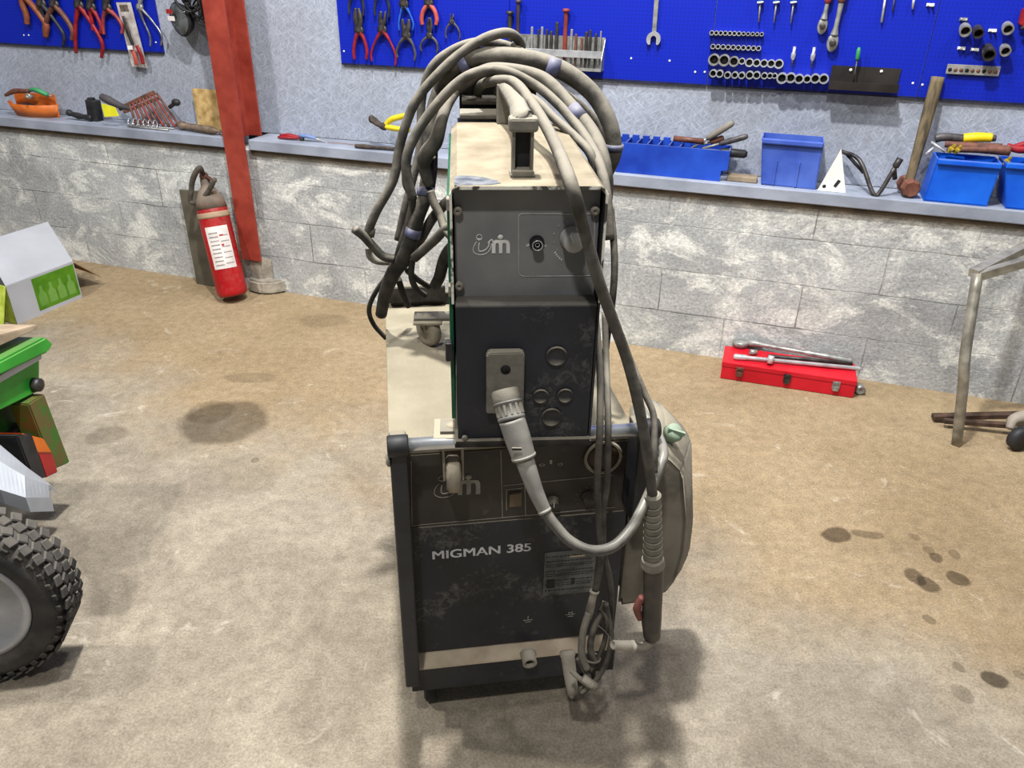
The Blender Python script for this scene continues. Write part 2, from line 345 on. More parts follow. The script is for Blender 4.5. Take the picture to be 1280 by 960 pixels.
# ------------------------------------------------------------------ pegboards
def peg_mat():
    m = bpy.data.materials.new('blue_pegboard'); m.use_nodes = True; nt = m.node_tree; N = nt.nodes; L = nt.links
    b = N['Principled BSDF']; b.inputs['Roughness'].default_value = .45; b.inputs['Specular IOR Level'].default_value = .3
    tc = N.new('ShaderNodeTexCoord'); mp = N.new('ShaderNodeMapping'); mp.inputs['Scale'].default_value = (66, 66, 66); L.new(tc.outputs['Object'], mp.inputs[0])
    fr = N.new('ShaderNodeVectorMath'); fr.operation = 'FRACTION'; L.new(mp.outputs[0], fr.inputs[0])
    sb = N.new('ShaderNodeVectorMath'); sb.operation = 'SUBTRACT'; sb.inputs[1].default_value = (.5, .5, .5); L.new(fr.outputs[0], sb.inputs[0])
    mu = N.new('ShaderNodeVectorMath'); mu.operation = 'MULTIPLY'; mu.inputs[1].default_value = (1, 0, 1); L.new(sb.outputs[0], mu.inputs[0])
    ln = N.new('ShaderNodeVectorMath'); ln.operation = 'LENGTH'; L.new(mu.outputs[0], ln.inputs[0])
    r = N.new('ShaderNodeMapRange'); r.inputs[1].default_value = .2; r.inputs[2].default_value = .28; r.inputs[3].default_value = .35; r.inputs[4].default_value = 0; L.new(ln.outputs['Value'], r.inputs[0])
    x = N.new('ShaderNodeMix'); x.data_type = 'RGBA'; L.new(r.outputs[0], x.inputs[0]); x.inputs[6].default_value = (.002, .014, .36, 1); x.inputs[7].default_value = (.001, .006, .12, 1); L.new(x.outputs[2], b.inputs['Base Color'])
    return m
PB = peg_mat(); BT = .014; BY = UW-BT           # board front face
zb = .889*1.172+.0
m_edge = mat('board_edge_metal', (30, 34, 60), (52, 56, 90), rough=.4, metal=.4)
m_steel = mat('bare_steel', (124, 124, 122), (168, 168, 164), scale=30, rough=.4, metal=.45)
m_chrome = mat('bright_chrome', (176, 178, 182), (214, 215, 218), scale=20, rough=.22, metal=.55)
m_black = mat('black_plastic', (24, 24, 26), (44, 44, 46), scale=20, rough=.55)
m_darksteel = mat('oily_dark_steel', (46, 44, 46), (84, 80, 78), scale=30, rough=.45, metal=.6)
m_white = mat('white_paint', (215, 215, 210), (235, 235, 230), rough=.5)
zb = WALL.pix(640, 91, BY).z
def board(x0, x1, label, screws):
    t = thing('pegboard', WALL, ((x0+x1)/2, BY, zb), label, 'pegboard', 'blue pegboards on the wall')
    a = MB(); a.box(((x0+x1)/2, BY+BT/2-.0005, zb+.45), (x1-x0-.003, BT-.001, .9)); a.build('panel', PB, t)
    a = MB(); a.box(((x0+x1)/2, BY+BT/2, zb-.004), (x1-x0-.003, BT, .008)); a.build('bottom_lip', m_edge, t)
    for (px, py) in screws:
        p = WALL.pix(px, py, BY); s_ = MB(); s_.lathe([(0, .0045), (.002, .004), (.003, .002)], p, (0, -1, 0), 10); s_.build('screw', m_white, t)
bx = lambda px, py: WALL.pix(px, py, BY).x
e1 = bx(203, 61); e2 = bx(426, 72); e3 = bx(637, 8); e4 = bx(884, 98); e5 = bx(1148, 112)
board(-3.6, e1, 'blue pegboard left of the red post, holding the red and orange-handled pliers', [(195, 53), (30, 44), (36, 44)])
board(e2, e3, 'blue pegboard behind the row of small pliers, right of the red post', [(430, 64)])
board(e3, e4, 'blue pegboard behind the punch rack and the big open-end spanner', [(789, 73), (837, 76), (869, 90)])
board(e4, e5, 'blue pegboard behind the rows of chrome sockets and the black magnetic tray', [(881, 90), (1141, 104)])
board(e5, e5+1.1, 'blue pegboard at the right, above the sledge hammer, with a punched rail', [(1153, 106), (1164, 7)])

# ================================================================== TOOLS ON THE BOARDS
def handle_mat(name):
    d = dict(red=((118, 16, 26), (146, 30, 38)), orange=((112, 60, 38), (140, 80, 54)), brown=((84, 50, 42), (112, 72, 58)), black=((26, 30, 40), (44, 48, 60)), blue=((20, 70, 160), (40, 96, 190)),
             coral=((160, 62, 56), (184, 90, 78)), steel=((120, 120, 124), (165, 165, 168)), dark=((50, 48, 52), (82, 78, 80)), yellow=((190, 170, 20), (214, 194, 40)), pink=((128, 44, 46), (150, 66, 62)))
    return mat('grip_'+name, *d[name], scale=30, rough=.45 if name != 'steel' else .3, metal=0 if name not in ('steel',) else .8)
def pliers(piv, tip, hl, hr, color, label, group, jawmat=None, wid=5, jaw_open=2, bow=8, cat='pliers', rj=4.5, name='pliers'):
    """hanging pliers: jaws above the pivot, two handles below, all measured on the board"""
    off = BY-.018
    W = lambda q, d=0: WALL.pix(q[0], q[1], off-d)
    P = W(piv); t = thing(name, WALL, P, label, cat, group)
    jm = jawmat or m_darksteel; k = (W((piv[0]+1, piv[1]))-P).length
    for sgn in (-1, 1):
        a = MB(); tp = (tip[0]+sgn*jaw_open, tip[1]); md = ((piv[0]+tip[0])/2+sgn*rj*.6, (piv[1]+tip[1])/2)
        a.tube([W((piv[0]-sgn*1.5, piv[1]+2), sgn*.003), W(md, sgn*.002), W(tp, 0)], [rj*k, rj*.75*k, rj*.35*k], seg=8, flat=.6); a.build('jaw', jm, t)
    a = MB(); a.lathe([(0, rj*1.25*k), (.012, rj*1.25*k), (.014, rj*.6*k)], P+Vector((0, .005, 0)), (0, -1, 0), 14); a.build('pivot', jm, t)
    for h, sgn in ((hl, -1), (hr, 1)):
        s1 = (piv[0]+(h[0]-piv[0])*.5+sgn*bow*.7, piv[1]+(h[1]-piv[1])*.35); s2 = (h[0]+sgn*bow*.25, piv[1]+(h[1]-piv[1])*.72)
        a = MB(); a.tube([W((piv[0]+sgn*1, piv[1]+1)), W(s1), W(s2), W(h)], [rj*.6*k, wid*.42*k, wid*.42*k, wid*.36*k], seg=8); a.build('handle', handle_mat(color), t)
    # hook on the board that carries it
    return t
def hook(px, py):
    pass
GL = 'pliers hanging on the left pegboard'; GR = 'pliers hanging on the board right of the post'
pliers((27, -8), (27, -40), (34, 30), (57, 46), 'orange', 'long dull-orange handled pliers, leftmost on the left pegboard', GL, wid=7, bow=3)
pliers((52, 5), (48, -30), (58, 42), (79, 58), 'black', 'black-handled pliers second from left on the left pegboard, one handle longer', GL, wid=4, bow=2)
pliers((68, 6), (66, -30), (57, 46), (90, 50), 'brown', 'brown-handled pliers crossing behind the black ones on the left pegboard', GL, wid=6, bow=3)
pliers((99, 7), (97, -30), (95, 66), (127, 72), 'red', 'long bright-red handled pliers, spread widest on the left pegboard', GL, wid=4.5, bow=3)
pliers((114, 9), (112, -20), (116, 38), (126, 42), 'red', 'short red-handled pliers between the long red ones and the blister pack', GL, wid=4.5, bow=2)
pliers((134, 10), (131, -20), (130, 43), (152, 42), 'pink', 'red and black handled pliers just left of the packaged tool', GL, wid=4, bow=4)
pliers((175, 9), (177, -20), (188, 58), (201, 57), 'steel', 'bare chrome pliers with thin handles at the board corner', GL, jawmat=m_steel, wid=2.5, bow=3, rj=3)
pliers((449, 38), (446, 10), (443, 74), (458, 74), 'red', 'dark-jawed pliers with straight red handles, lower row leftmost', GR, wid=4.5, bow=3)
pliers((478, 37), (479, 14), (465, 77), (494, 82), 'red', 'circlip pliers with long bowed red handles, lower row second', GR, wid=3, bow=3, jaw_open=3)
pliers((508, 44), (507, 24), (497, 72), (518, 76), 'dark', 'grey-green handled circlip pliers with forked tips, lower row third', GR, wid=3.5, bow=4, jaw_open=4)
pliers((537, 44), (537, 22), (527, 64), (546, 66), 'dark', 'needle-nose circlip pliers with brown handles, lower row fourth', GR, wid=3.5, bow=5, jaw_open=1, rj=3)
pliers((565, 27), (565, 17), (558, 48), (574, 50), 'dark', 'smallest pliers with thin dark bowed handles beside the hose coil', GR, wid=2.5, bow=4, rj=2.5)
pliers((505, 5), (505, -20), (499, 38), (516, 38), 'blue', 'blue-handled pliers cut by the top of the view', GR, wid=2.5, bow=2)
pliers((536, 4), (535, -20), (528, 31), (545, 31), 'coral', 'salmon-handled pliers cut by the top of the view', GR, wid=6, bow=4)
pliers((446, -22), (446, -50), (437, 18), (454, 20), 'black', 'black-handled pliers in the top row above the straight red ones', GR, wid=4, bow=2)
pliers((477, -22), (477, -50), (469, 20), (486, 22), 'black', 'black-handled pliers in the top row above the bowed red ones', GR, wid=4, bow=2)

# blister pack
p0 = [WALL.pix(x, y, BY-.012) for x, y in ((145, 3), (163, 3), (184, 85), (165, 83))]
t = thing('packaged_tool', WALL, p0[0], 'red-handled tool in a clear and white hanging pack, board corner', 'packaged tool')
a = MB(); a.prism([(p.x, p.z) for p in p0], BY-.012, BY-.009); a.build('backing_card', mat('pack_card', (150, 142, 138), (196, 190, 186), scale=18, rough=.3), t)
for q0, q1 in (((163, 58), (171, 81)), ((171, 57), (179, 80))):
    a = MB(); a.tube([WALL.pix(*q0, BY-.026), WALL.pix((q0[0]+q1[0])/2+1, (q0[1]+q1[1])/2, BY-.03), WALL.pix(*q1, BY-.026)], .011, seg=8, flat=.6); a.build('handle', handle_mat('coral' if q0[0] < 165 else 'red'), t)
a = MB(); a.tube([WALL.pix(154, 20, BY-.024), WALL.pix(160, 40, BY-.026), WALL.pix(166, 56, BY-.024)], [.009, .013, .01], seg=8, flat=.5); a.build('tool_head', m_darksteel, t)
a = MB(); a.prism([(WALL.pix(x, y, BY-.013).x, WALL.pix(x, y, BY-.013).z) for x, y in ((149, 6), (159, 6), (161, 14), (151, 14))], BY-.014, BY-.012); a.build('header_print', mat('pack_print', (70, 60, 56), (110, 96, 90), scale=60), t)
a = MB(); a.prism([(WALL.pix(x, y, BY-.042).x, WALL.pix(x, y, BY-.042).z) for x, y in ((159, 57), (165, 57), (166, 62), (160, 62))], BY-.043, BY-.041); a.build('label_sticker', m_white, t)

# punch rack with its punches
zz = lambda x, y: (600+x/4.267, y/4.267)
R0 = WALL.pix(*zz(180, 280), BY); R1 = WALL.pix(*zz(665, 290), BY); rz = R1.z
t = thing('punch_rack', WALL, ((R0.x+R1.x)/2, BY, rz-.05), 'bright steel rack full of punches and chisels on the blue pegboard', 'tool rack')
a = MB(); a.box(((R0.x+R1.x)/2, BY-.003, rz-.0), (R1.x-R0.x, .003, .13)); a.build('back_plate', m_steel, t)
a = MB(); a.box(((R0.x+R1.x)/2, BY-.045, rz), (R1.x-R0.x-.004, .004, .028), bev=.001); a.build('front_bar', m_chrome, t)
a = MB(); a.box(((R0.x+R1.x)/2, BY-.03, rz-.062), (R1.x-R0.x, .05, .004)); a.box(((R0.x+R1.x)/2, BY-.055, rz-.058), (R1.x-R0.x, .003, .012)); a.build('bottom_shelf', m_steel, t)
for sx_ in (R0.x+.001, R1.x-.001):
    a = MB(); a.prism([(BY-.003, rz+.06), (BY-.003, rz-.062), (BY-.056, rz-.062), (BY-.056, rz-.02), (BY-.02, rz+.03)], sx_-.0015, sx_+.0015, 0); a.build('end_plate', m_steel, t)
rust = mat('rusty_steel', (84, 58, 50), (120, 80, 66), scale=40, rough=.7, metal=.3); redpin = mat('reddish_punch', (104, 40, 34), (140, 60, 50), rough=.6)
pins = [(160, 60, 7, m_darksteel, 1), (205, 0, 6, mat('dark_violet_steel', (58, 48, 62), (80, 68, 78), rough=.5, metal=.4), 1), (240, 200, 3, m_steel, 0), (262, 200, 3, m_steel, 0), (278, 142, 4, m_steel, 0), (312, 155, 3.5, m_darksteel, 0), (332, 142, 4, m_steel, 0), (357, 155, 4, m_darksteel, 0), (381, 165, 5, m_darksteel, 0), (412, 118, 5.5, m_darksteel, 0), (460, 48, 6.5, redpin, 1), (490, 155, 4, m_steel, 0), (513, 180, 4, rust, 0), (545, 200, 4, rust, 0), (569, 168, 5, m_darksteel, 0), (590, 158, 4, m_darksteel, 0), (620, 178, 4.5, m_darksteel, 0), (646, 165, 2.5, m_steel, 0)]
for i, (x, y, r, mm, head) in enumerate(pins):
    top = WALL.pix(*zz(x, y), BY-.024); r = r*1.5/4.267*.0036
    z0 = rz-.0595
    t = thing('punch', WALL, (top.x, BY-.024, z0), {0: 'dark headed chisel', 1: 'tall violet-grey headed chisel, highest in the rack', 9: 'tall dark punch left of the red one', 10: 'red-brown headed chisel standing tall in the rack'}.get(i, 'thin steel punch') + ', %s from left in the punch rack' % NTH[i], 'punch', 'punches in the rack')
    a = MB(); a.lathe([(0, r*.45), (.03, r*.6), (.05, r*1.1), (top.z-z0-.004, r*1.1), (top.z-z0, r*.9)], (top.x, BY-.024, z0), (0, 0, 1), 8, smooth=False); a.build('shank', mm, t)
    if head: a = MB(); a.lathe([(0, r*1.1), (.002, r*1.9), (.01, r*1.9), (.014, r*1.2)], (top.x, BY-.024, top.z-.012), (0, 0, 1), 12); a.build('head', mm, t)

# big combination spanner
A = WALL.pix(817, 49, BY-.012); B = WALL.pix(823, -30, BY-.012); u = (B-A).normalized(); v = Vector((u.z, 0, -u.x))
t = thing('open_end_spanner', WALL, A, 'large bright steel open-end spanner hanging alone on the blue board', 'spanner')
a = MB(); a.prism([((A+u*k+v*s).x, (A+u*k+v*s).z) for k, s in ((.022, .009), (.035, .0085), (.5, .0105), (.5, -.0105), (.035, -.0085), (.022, -.009))], BY-.015, BY-.008, bev=.0015); a.build('shank', m_steel, t)
pts = []
for i in range(17):
    an = PI*1.5*(i/16)-PI*.75; q = A+u*(.029*math.cos(an))+v*(.029*math.sin(an)); pts.append((q.x, q.z))
for k, s in ((-.02, .0125), (.006, .0115), (.013, .004), (.013, -.004), (.006, -.0115), (-.02, -.0125)): q = A+u*k+v*s; pts.append((q.x, q.z))
a = MB(); a.prism(pts, BY-.018, BY-.006); a.build('jaw', m_chrome, t)

# sockets
z4 = lambda x, y: (860+x/4.571, y/4.571)
m_hole = mat('dark_hole', (14, 12, 14), (22, 20, 22), rough=.8); m_clip = mat('black_clip_rail', (20, 20, 26), (34, 34, 40), rough=.5)
def socket(px, py, rpx, L_, label, group, m=None, tilt=0):
    p = WALL.pix(px, py, BY-.004-L_); R = rpx*.0034
    d = Vector((0, -1, -tilt)).normalized(); b0 = p-d*L_
    t = thing('socket', WALL, b0, label, 'socket', group)
    a = MB(); a.lathe([(0, R*.7), (.002, R*.85), (L_*.45, R*.85), (L_*.55, R), (L_, R), (L_, R*.74), (L_*.6, R*.7), (L_*.6, .0003)], b0, d, 16, smooth=False); a.build('socket_body', m or m_chrome, t)
    a = MB(); a.lathe([(L_*.6, R*.69), (L_*.62, R*.69)], b0, d, 12); a.build('drive_hole', m_hole, t)
def rail(x0, y0, x1, y1, label):
    a_ = WALL.pix(*z4(x0, y0), BY); b_ = WALL.pix(*z4(x1, y1), BY)
    a = MB(); a.bar(a_+Vector((0, -.004, 0)), b_+Vector((0, -.004, 0)), .006, .012); tag(a.build('socket_rail', m_clip, frame=WALL, org=a_), label, 'socket rail')
rail(125, 195, 432, 200, 'thin dark clip rail behind the topmost row of small sockets')
for i in range(12): socket(*z4(135+i*26, 188+i*.7), 2.6 if i < 7 else 2.2, .022, 'small chrome socket, %s from left in the topmost socket row' % NTH[i], 'topmost row of small sockets')
rail(128, 272, 415, 280, 'thin dark clip rail behind the second row of small sockets')
for i in range(10): socket(*z4(142+i*29, 266+i*1.2), 2.8, .022, 'small chrome socket, %s from left in the second socket row' % NTH[i], 'second row of small sockets')
rail(120, 345, 545, 368, 'thin dark clip rail behind the row of largest sockets')
for i, (x, y, r) in enumerate(((148, 342, 31), (206, 345, 31), (262, 352, 27), (308, 350, 17), (350, 358, 22), (392, 360, 20), (434, 362, 20), (475, 364, 21), (519, 366, 24))):
    socket(*z4(x, y), r/4.571, .03, '%s chrome socket, %s from left in the third socket row' % ('big open' if i < 3 else 'medium', NTH[i]), 'third row of sockets', m_steel if i < 3 else None)
rail(118, 424, 505, 438, 'thin dark clip rail behind the bottom left socket row')
for i, (x, y, r) in enumerate(((143, 420, 20), (180, 422, 20), (225, 430, 18), (267, 430, 18), (306, 432, 18), (352, 430, 21), (392, 431, 20), (436, 434, 17), (468, 434, 15), (495, 434, 14))):
    socket(*z4(x, y), r/4.571, .05, 'deep chrome socket, %s from left in the bottom socket row' % NTH[i], 'bottom row of deep sockets')
rail(515, 448, 800, 455, 'thin dark clip rail behind the six sockets beside the magnetic tray')
for i, (x, y, r) in enumerate(((537, 448, 28), (587, 446, 26), (635, 452, 24), (681, 453, 20), (727, 450, 24), (776, 452, 25))):
    socket(*z4(x, y), r/4.571, .055, 'thick-walled socket, %s of six beside the black magnetic tray' % NTH[i], 'six sockets beside the magnetic tray')
for i, x in enumerate((600, 712)):
    p1 = WALL.pix(*z4(x+6, 290+i*6), BY-.02); p2 = WALL.pix(*z4(x-8, 380+i*4), BY-.02)
    t = thing('extension_bar', WALL, p2, '%s of two short bright extension bars hanging above the sockets' % ('left' if i == 0 else 'right'), 'extension bar', 'short extension bars')
    a = MB(); a.cyl(p2, p2.lerp(p1, .45), .0035, seg=8); a.build('shaft', m_darksteel, t); a = MB(); a.lathe([(0, .005), (.01, .009), (.025, .009), (.03, .006), (.05, .006)], p2.lerp(p1, .4), p1-p2, 12); a.build('collar', m_chrome, t)
# screwdrivers
for i, (x, x2) in enumerate(((413, 403), (505, 490), (603, 587))):
    t1 = WALL.pix(*z4(x+3, -60), BY-.018); c = WALL.pix(*z4(x, 18), BY-.018); e = WALL.pix(*z4(x2, 125+i*3), BY-.018)
    t = thing('screwdriver', WALL, e, '%s blue-handled screwdriver hanging point down by the top edge' % ('left', 'middle', 'right')[i], 'screwdriver', 'blue screwdrivers')
    a = MB(); a.lathe([(0, .006), (.004, .011), (.03, .012), (.07, .01), (.09, .007)], c, t1-c, 10); a.build('grip', handle_mat('blue'), t)
    a = MB(); a.cyl(c, c+(t1-c).normalized()*.006, .0125, seg=10); a.build('collar', m_white, t)
    a = MB(); a.cyl(e, c, .003, .0035, seg=8); a.build('blade', m_steel, t)
# ratchets
for i, (hx, hy, tx, ty, r, lab) in enumerate(((768, 148, 800, 0, 30, 'smaller ratchet wrench hanging head down with a round steel head'), (826, 243, 880, 0, 34, 'larger ratchet wrench hanging head down with a brown wrapped handle'))):
    H = WALL.pix(*z4(hx, hy), BY-.02); T = WALL.pix(*z4(tx, ty), BY-.02); u = (T-H).normalized(); k = r/4.571*.0034
    t = thing('ratchet_wrench', WALL, H, lab, 'ratchet wrench', 'hanging ratchets')
    a = MB(); a.ball(H, k, (.85, .4, 1.35)); a.build('head', m_steel, t)
    a = MB(); a.lathe([(0, k*.5), (.009, k*.5), (.011, k*.3)], H+Vector((0, -k*.35, 0)), (0, -1, 0), 14); a.build('selector', m_darksteel, t)
    a = MB(); a.tube([H+u*k, H+u*(k*2.2), H+u*(k+.07), T], [k*.6, k*.35, k*.33, k*.45], seg=10); a.build('shaft', m_steel, t)
    a = MB(); a.lathe([(0, k*.4), (.01, k*.55+.001), (.12, k*.6), (.14, k*.4)], T-u*.012, u, 12); a.build('grip', handle_mat('brown' if i == 1 else 'pink'), t)
# black magnetic tray + scraper in it
a0 = WALL.pix(*z4(822, 385), BY); a1 = WALL.pix(*z4(1218, 395), BY)
t = thing('magnetic_tray', WALL, (a0.x, BY, a0.z-.05), 'long black metal tool tray fixed along the bottom of the blue board', 'tool tray')
a = MB(); xm = (a0.x+a1.x)/2; ww = a1.x-a0.x; zt = (a0.z+a1.z)/2
a.prism([(BY-.001, zt+.005), (BY-.001, zt-.07), (BY-.075, zt-.075), (BY-.08, zt-.045), (BY-.074, zt-.045), (BY-.07, zt-.066), (BY-.006, zt-.062), (BY-.006, zt+.005)], a0.x, a1.x, 0); a.build('tray_body', mat('black_sheet', (28, 26, 26), (48, 44, 42), rough=.4), t)
for px, py in ((930, 400), (1105, 408)):
    p = WALL.pix(*z4(px, py), BY-.007); a = MB(); a.lathe([(0, .006), (.003, .005)], p, (0, -1, 0), 10); a.build('screw', m_white, t)
g0 = WALL.pix(*z4(978, 270), BY-.03); g1 = WALL.pix(*z4(966, 345), BY-.035); g2 = WALL.pix(*z4(960, 400), BY-.04)
t = thing('green_file', WALL, g2, 'small green-handled screwdriver standing in the black tray', 'screwdriver')
a = MB(); a.lathe([(0, .005), (.006, .008), ((g1-g0).length-.01, .008), ((g1-g0).length, .004)], g1, g0-g1, 10); a.build('grip', mat('green_grip', (30, 110, 66), (60, 140, 90), rough=.4), t)
a = MB(); a.cyl(g1, Vector((g2.x, g2.y, zt-.06)), .0035, seg=8); a.build('blade', m_darksteel, t)
# thin rods at the top
for i, (x0, y0, x1, y1, r, lab) in enumerate(((1130, -30, 1105, 132, .0045, 'longest bright rod hanging on the board above the black tray'), (1183, -30, 1168, 70, .003, 'thinner dark rod just right of the longest bright rod'))):
    p1 = WALL.pix(*z4(x0, y0), BY-.012); p2 = WALL.pix(*z4(x1, y1), BY-.012)
    t = thing('steel_rod', WALL, p2, lab, 'steel rod'); a = MB(); a.lathe([(0, r*.5), (.006, r), ((p1-p2).length, r)], p2, p1-p2, 8); a.build('rod', m_steel if i == 0 else m_darksteel, t)
z5 = lambda x, y: (1100+x/3.693, y/3.693)
p1 = WALL.pix(*z5(157, -10), BY-.012); p2 = WALL.pix(*z5(150, 42), BY-.012)
t = thing('steel_rod', WALL, p2, 'short bright rod at the top edge, right of the two longer rods', 'steel rod'); a = MB(); a.cyl(p2, p1, .0045, seg=8); a.build('rod', m_chrome, t)
for i, (x, y, r, L_, lab) in enumerate(((395, 145, 22, .05, 'steel impact socket on a hook, upper left of five at the right'), (455, 155, 20, .055, 'dark impact socket on a hook beside the upper left one'), (592, 137, 21, .045, 'impact socket with square drive showing, upper right of five'), (505, 255, 24, .075, 'longest impact socket hanging just above the punched rail'), (580, 238, 20, .045, 'short dark impact socket, lower right of five at the right'))):
    socket(*z5(x, y), r/3.693, L_, lab, 'impact sockets at the right', m_darksteel if i in (1, 3) else m_steel, tilt=.25)
for i, (x, y) in enumerate(((385, 88), (375, 222), (437, 228), (518, 140), (232, 22))):
    p = WALL.pix(*z5(x, y), BY); t = thing('board_hook', WALL, p, ('small grey hook above the upper left impact socket', 'white double hook below the upper left impact socket', 'white double hook left of the longest impact socket', 'white double hook between the upper impact sockets', 'small pale hook near the top right board seam')[i], 'hook', 'hooks on the right board')
    a = MB(); a.cyl(p+Vector((-.008, 0, 0)), p+Vector((-.008, -.02, .0)), .004, seg=8); a.cyl(p+Vector((.008, 0, -.002)), p+Vector((.008, -.02, -.002)), .004, seg=8); a.box(p+Vector((0, -.003, 0)), (.026, .004, .01)); a.build('hook_body', m_white if i else m_steel, t)
r0 = WALL.pix(*z5(305, 318), BY); r1 = WALL.pix(*z5(550, 326), BY)
t = thing('punched_rail', WALL, r0, 'dirty perforated steel rail low on the right pegboard', 'rail')
zm = (r0.z+r1.z)/2
a = MB(); a.box(((r0.x+r1.x)/2, BY-.012, zm), (r1.x-r0.x, .004, .034), bev=.001); a.box(((r0.x+r1.x)/2, BY-.006, zm+.012), (r1.x-r0.x, .011, .004)); a.build('strip', m_steel, t)
for i in range(9):
    a = MB(); a.lathe([(0, .007), (.002, .006)], (r0.x+(i+.6)*(r1.x-r0.x)/9.3, BY-.014, zm-.002), (0, -1, 0), 10); a.build('hole', rust if i % 3 else m_hole, t)
a0 = WALL.pix(1272, 30, BY-.02); a1 = WALL.pix(1290, 5, BY-.02)
t = thing('red_clamp', WALL, a0, 'red tool corner cut by the right edge beside the impact sockets', 'clamp')
a = MB(); a.prism([(WALL.pix(x, y, BY-.02).x, WALL.pix(x, y, BY-.02).z) for x, y in ((1273, 30), (1277, 12), (1284, 8), (1300, 12), (1300, 36), (1279, 34))], BY-.03, BY-.004, bev=.003); a.build('clamp_body', handle_mat('red'), t)
a = MB(); a.cyl(WALL.pix(1276, 36, BY-.035), WALL.pix(1290, 30, BY-.03), .006, seg=8); a.build('clamp_screw', m_darksteel, t)

# tangle of wire and a round mirror hanging by the post
c = WALL.pix(229, 23, UW-.09)
t = thing('inspection_lamp', WALL, c, 'round black lamp with glass face and red reflector, hung left of post', 'lamp')
a = MB(); a.lathe([(0, .03), (.02, .06), (.05, .075), (.056, .078), (.06, .074)], c+Vector((0, .05, 0)), (-.3, -1, -.1), 24); a.build('housing', m_black, t)
a = MB(); a.lathe([(0, .07), (.004, .068), (.008, .03)], c+Vector((-.018, -.008, -.004)), (-.3, -1, -.1), 24); a.build('lens', mat('lamp_glass', (72, 78, 80), (120, 126, 128), rough=.12, scale=12, metal=.3), t)
a = MB(); a.box(c+Vector((-.045, -.03, .0)), (.05, .004, .02), Matrix.Rotation(-.3, 3, 'Z')); a.build('reflector', mat('reflector_white', (215, 205, 205), (235, 228, 226)), t)
a = MB(); a.box(c+Vector((-.05, -.03, .03)), (.045, .004, .02), Matrix.Rotation(-.3, 3, 'Z')); a.build('reflector', mat('reflector_red', (140, 30, 34), (170, 44, 44)), t)
c2 = WALL.pix(250, 12, UW-.08)
t = thing('wire_tangle', WALL, c2, 'tangle of black cable loops and wire hanging against the post', 'cable')
for k in range(9):
    a = MB(); a.torus(c2+Vector((random.uniform(-.03, .05), random.uniform(-.06, .02), random.uniform(-.02, .1))), (random.uniform(-.5, .5), -1, random.uniform(-.4, .4)), random.uniform(.05, .085), random.uniform(.0035, .007), seg=24, sg=6); a.build('loop', m_black if k % 3 else m_darksteel, t)
a = MB(); a.tube([WALL.pix(250, 25, UW-.13), WALL.pix(262, 38, UW-.14), WALL.pix(270, 48, UW-.13)], .007, seg=8); a.tube([WALL.pix(258, 27, UW-.13), WALL.pix(268, 20, UW-.14), WALL.pix(278, 8, UW-.13)], .005, seg=8); a.build('loose_end', m_black, t)
# ================================================================== THINGS ON THE SHELF
def S(px, py, y=.05):
    p = WALL.pix(px, py, y); p.z = SH; return p
          # where a pixel meets the shelf top
def V(px, py, y): return WALL.pix(px, py, y)
def sy(p, lo=.0, hi=UW-.01): return max(lo, min(hi, p))
# orange tray of hand tools
m_or = mat('orange_plastic', (176, 84, 26), (206, 112, 48), scale=14, rough=.5)
c = V(37, 135, .05); x0 = V(9, 130, .05).x; x1 = V(68, 130, .05).x; cx = (x0+x1)/2; hw = (x1-x0)/2
t = thing('orange_bowl', WALL, (cx, .06, SH), 'orange plastic half-bowl heaped with small tools, leftmost on the shelf', 'bowl')
def scoop(f0, f1, h0, h1, d0, d1):
    pts0 = []; pts1 = []
    for i in range(15):
        an = PI+PI*i/14
        pts0.append((cx+hw*f0*math.cos(an), .075+d0*math.sin(an))); pts1.append((cx+hw*f1*math.cos(an), .075+d1*math.sin(an)))
    return pts0, pts1
a = MB(); p0_, p1_ = scoop(.8, 1, 0, 0, .055, .085); n = len(p0_)
vs = [(x, y, SH+.001) for x, y in p0_]+[(x, y, SH+.07) for x, y in p1_]+[(x*.985+cx*.015, y+.004, SH+.07) for x, y in p1_]+[(x*.97+cx*.03, y+.006, SH+.006) for x, y in p0_]
fs = []
for r_ in range(3):
    for i in range(n-1): fs.append((r_*n+i, r_*n+i+1, (r_+1)*n+i+1, (r_+1)*n+i))
fs.append(tuple(range(n))); fs.append(tuple(3*n+i for i in range(n)))
a._add(vs, fs, True); a.box((cx+.01, .079, SH+.06), (hw*1.7, .006, .118), bev=.002); a.build('bowl_shell', m_or, t)
a = MB(); a.ball((cx-.02, .045, SH+.045), .05, (1.6, .6, .5)); a.build('filling', m_black, t)
for (q0, q1, r, mm, nm, lab, cat) in (((7, 119), (36, 114), .014, handle_mat('brown'), 'hand_tool', 'brown-gripped tool lying on the orange bowl, pointing left', 'hand tool'),
                             ((38, 112), (60, 119), .014, mat('green_plastic', (40, 120, 70), (70, 150, 100), rough=.4), 'pocket_knife', 'green-handled tool lying on the orange bowl', 'hand tool')):
    y = .03; A = V(*q0, y); B = V(*q1, y); t2 = thing(nm, WALL, A, lab, cat)
    a = MB(); a.tube([A, A.lerp(B, .5)+Vector((0, -.01, .012)), B], [r*.6, r, r*.8], seg=10); a.build('grip', mm, t2)
    a = MB(); a.tube([B, B+(B-A)*.2], [r*.5, r*.3], seg=8); a.build('tip', m_steel, t2)
A = V(40, 121, .0); t2 = thing('socket', WALL, A, 'bright round socket lying in front on the orange bowl', 'socket'); a = MB(); a.lathe([(0, .012), (.02, .014), (.03, .014), (.03, .008), (.02, .002)], A, (0, -1, .3), 14); a.build('socket_body', m_steel, t2)
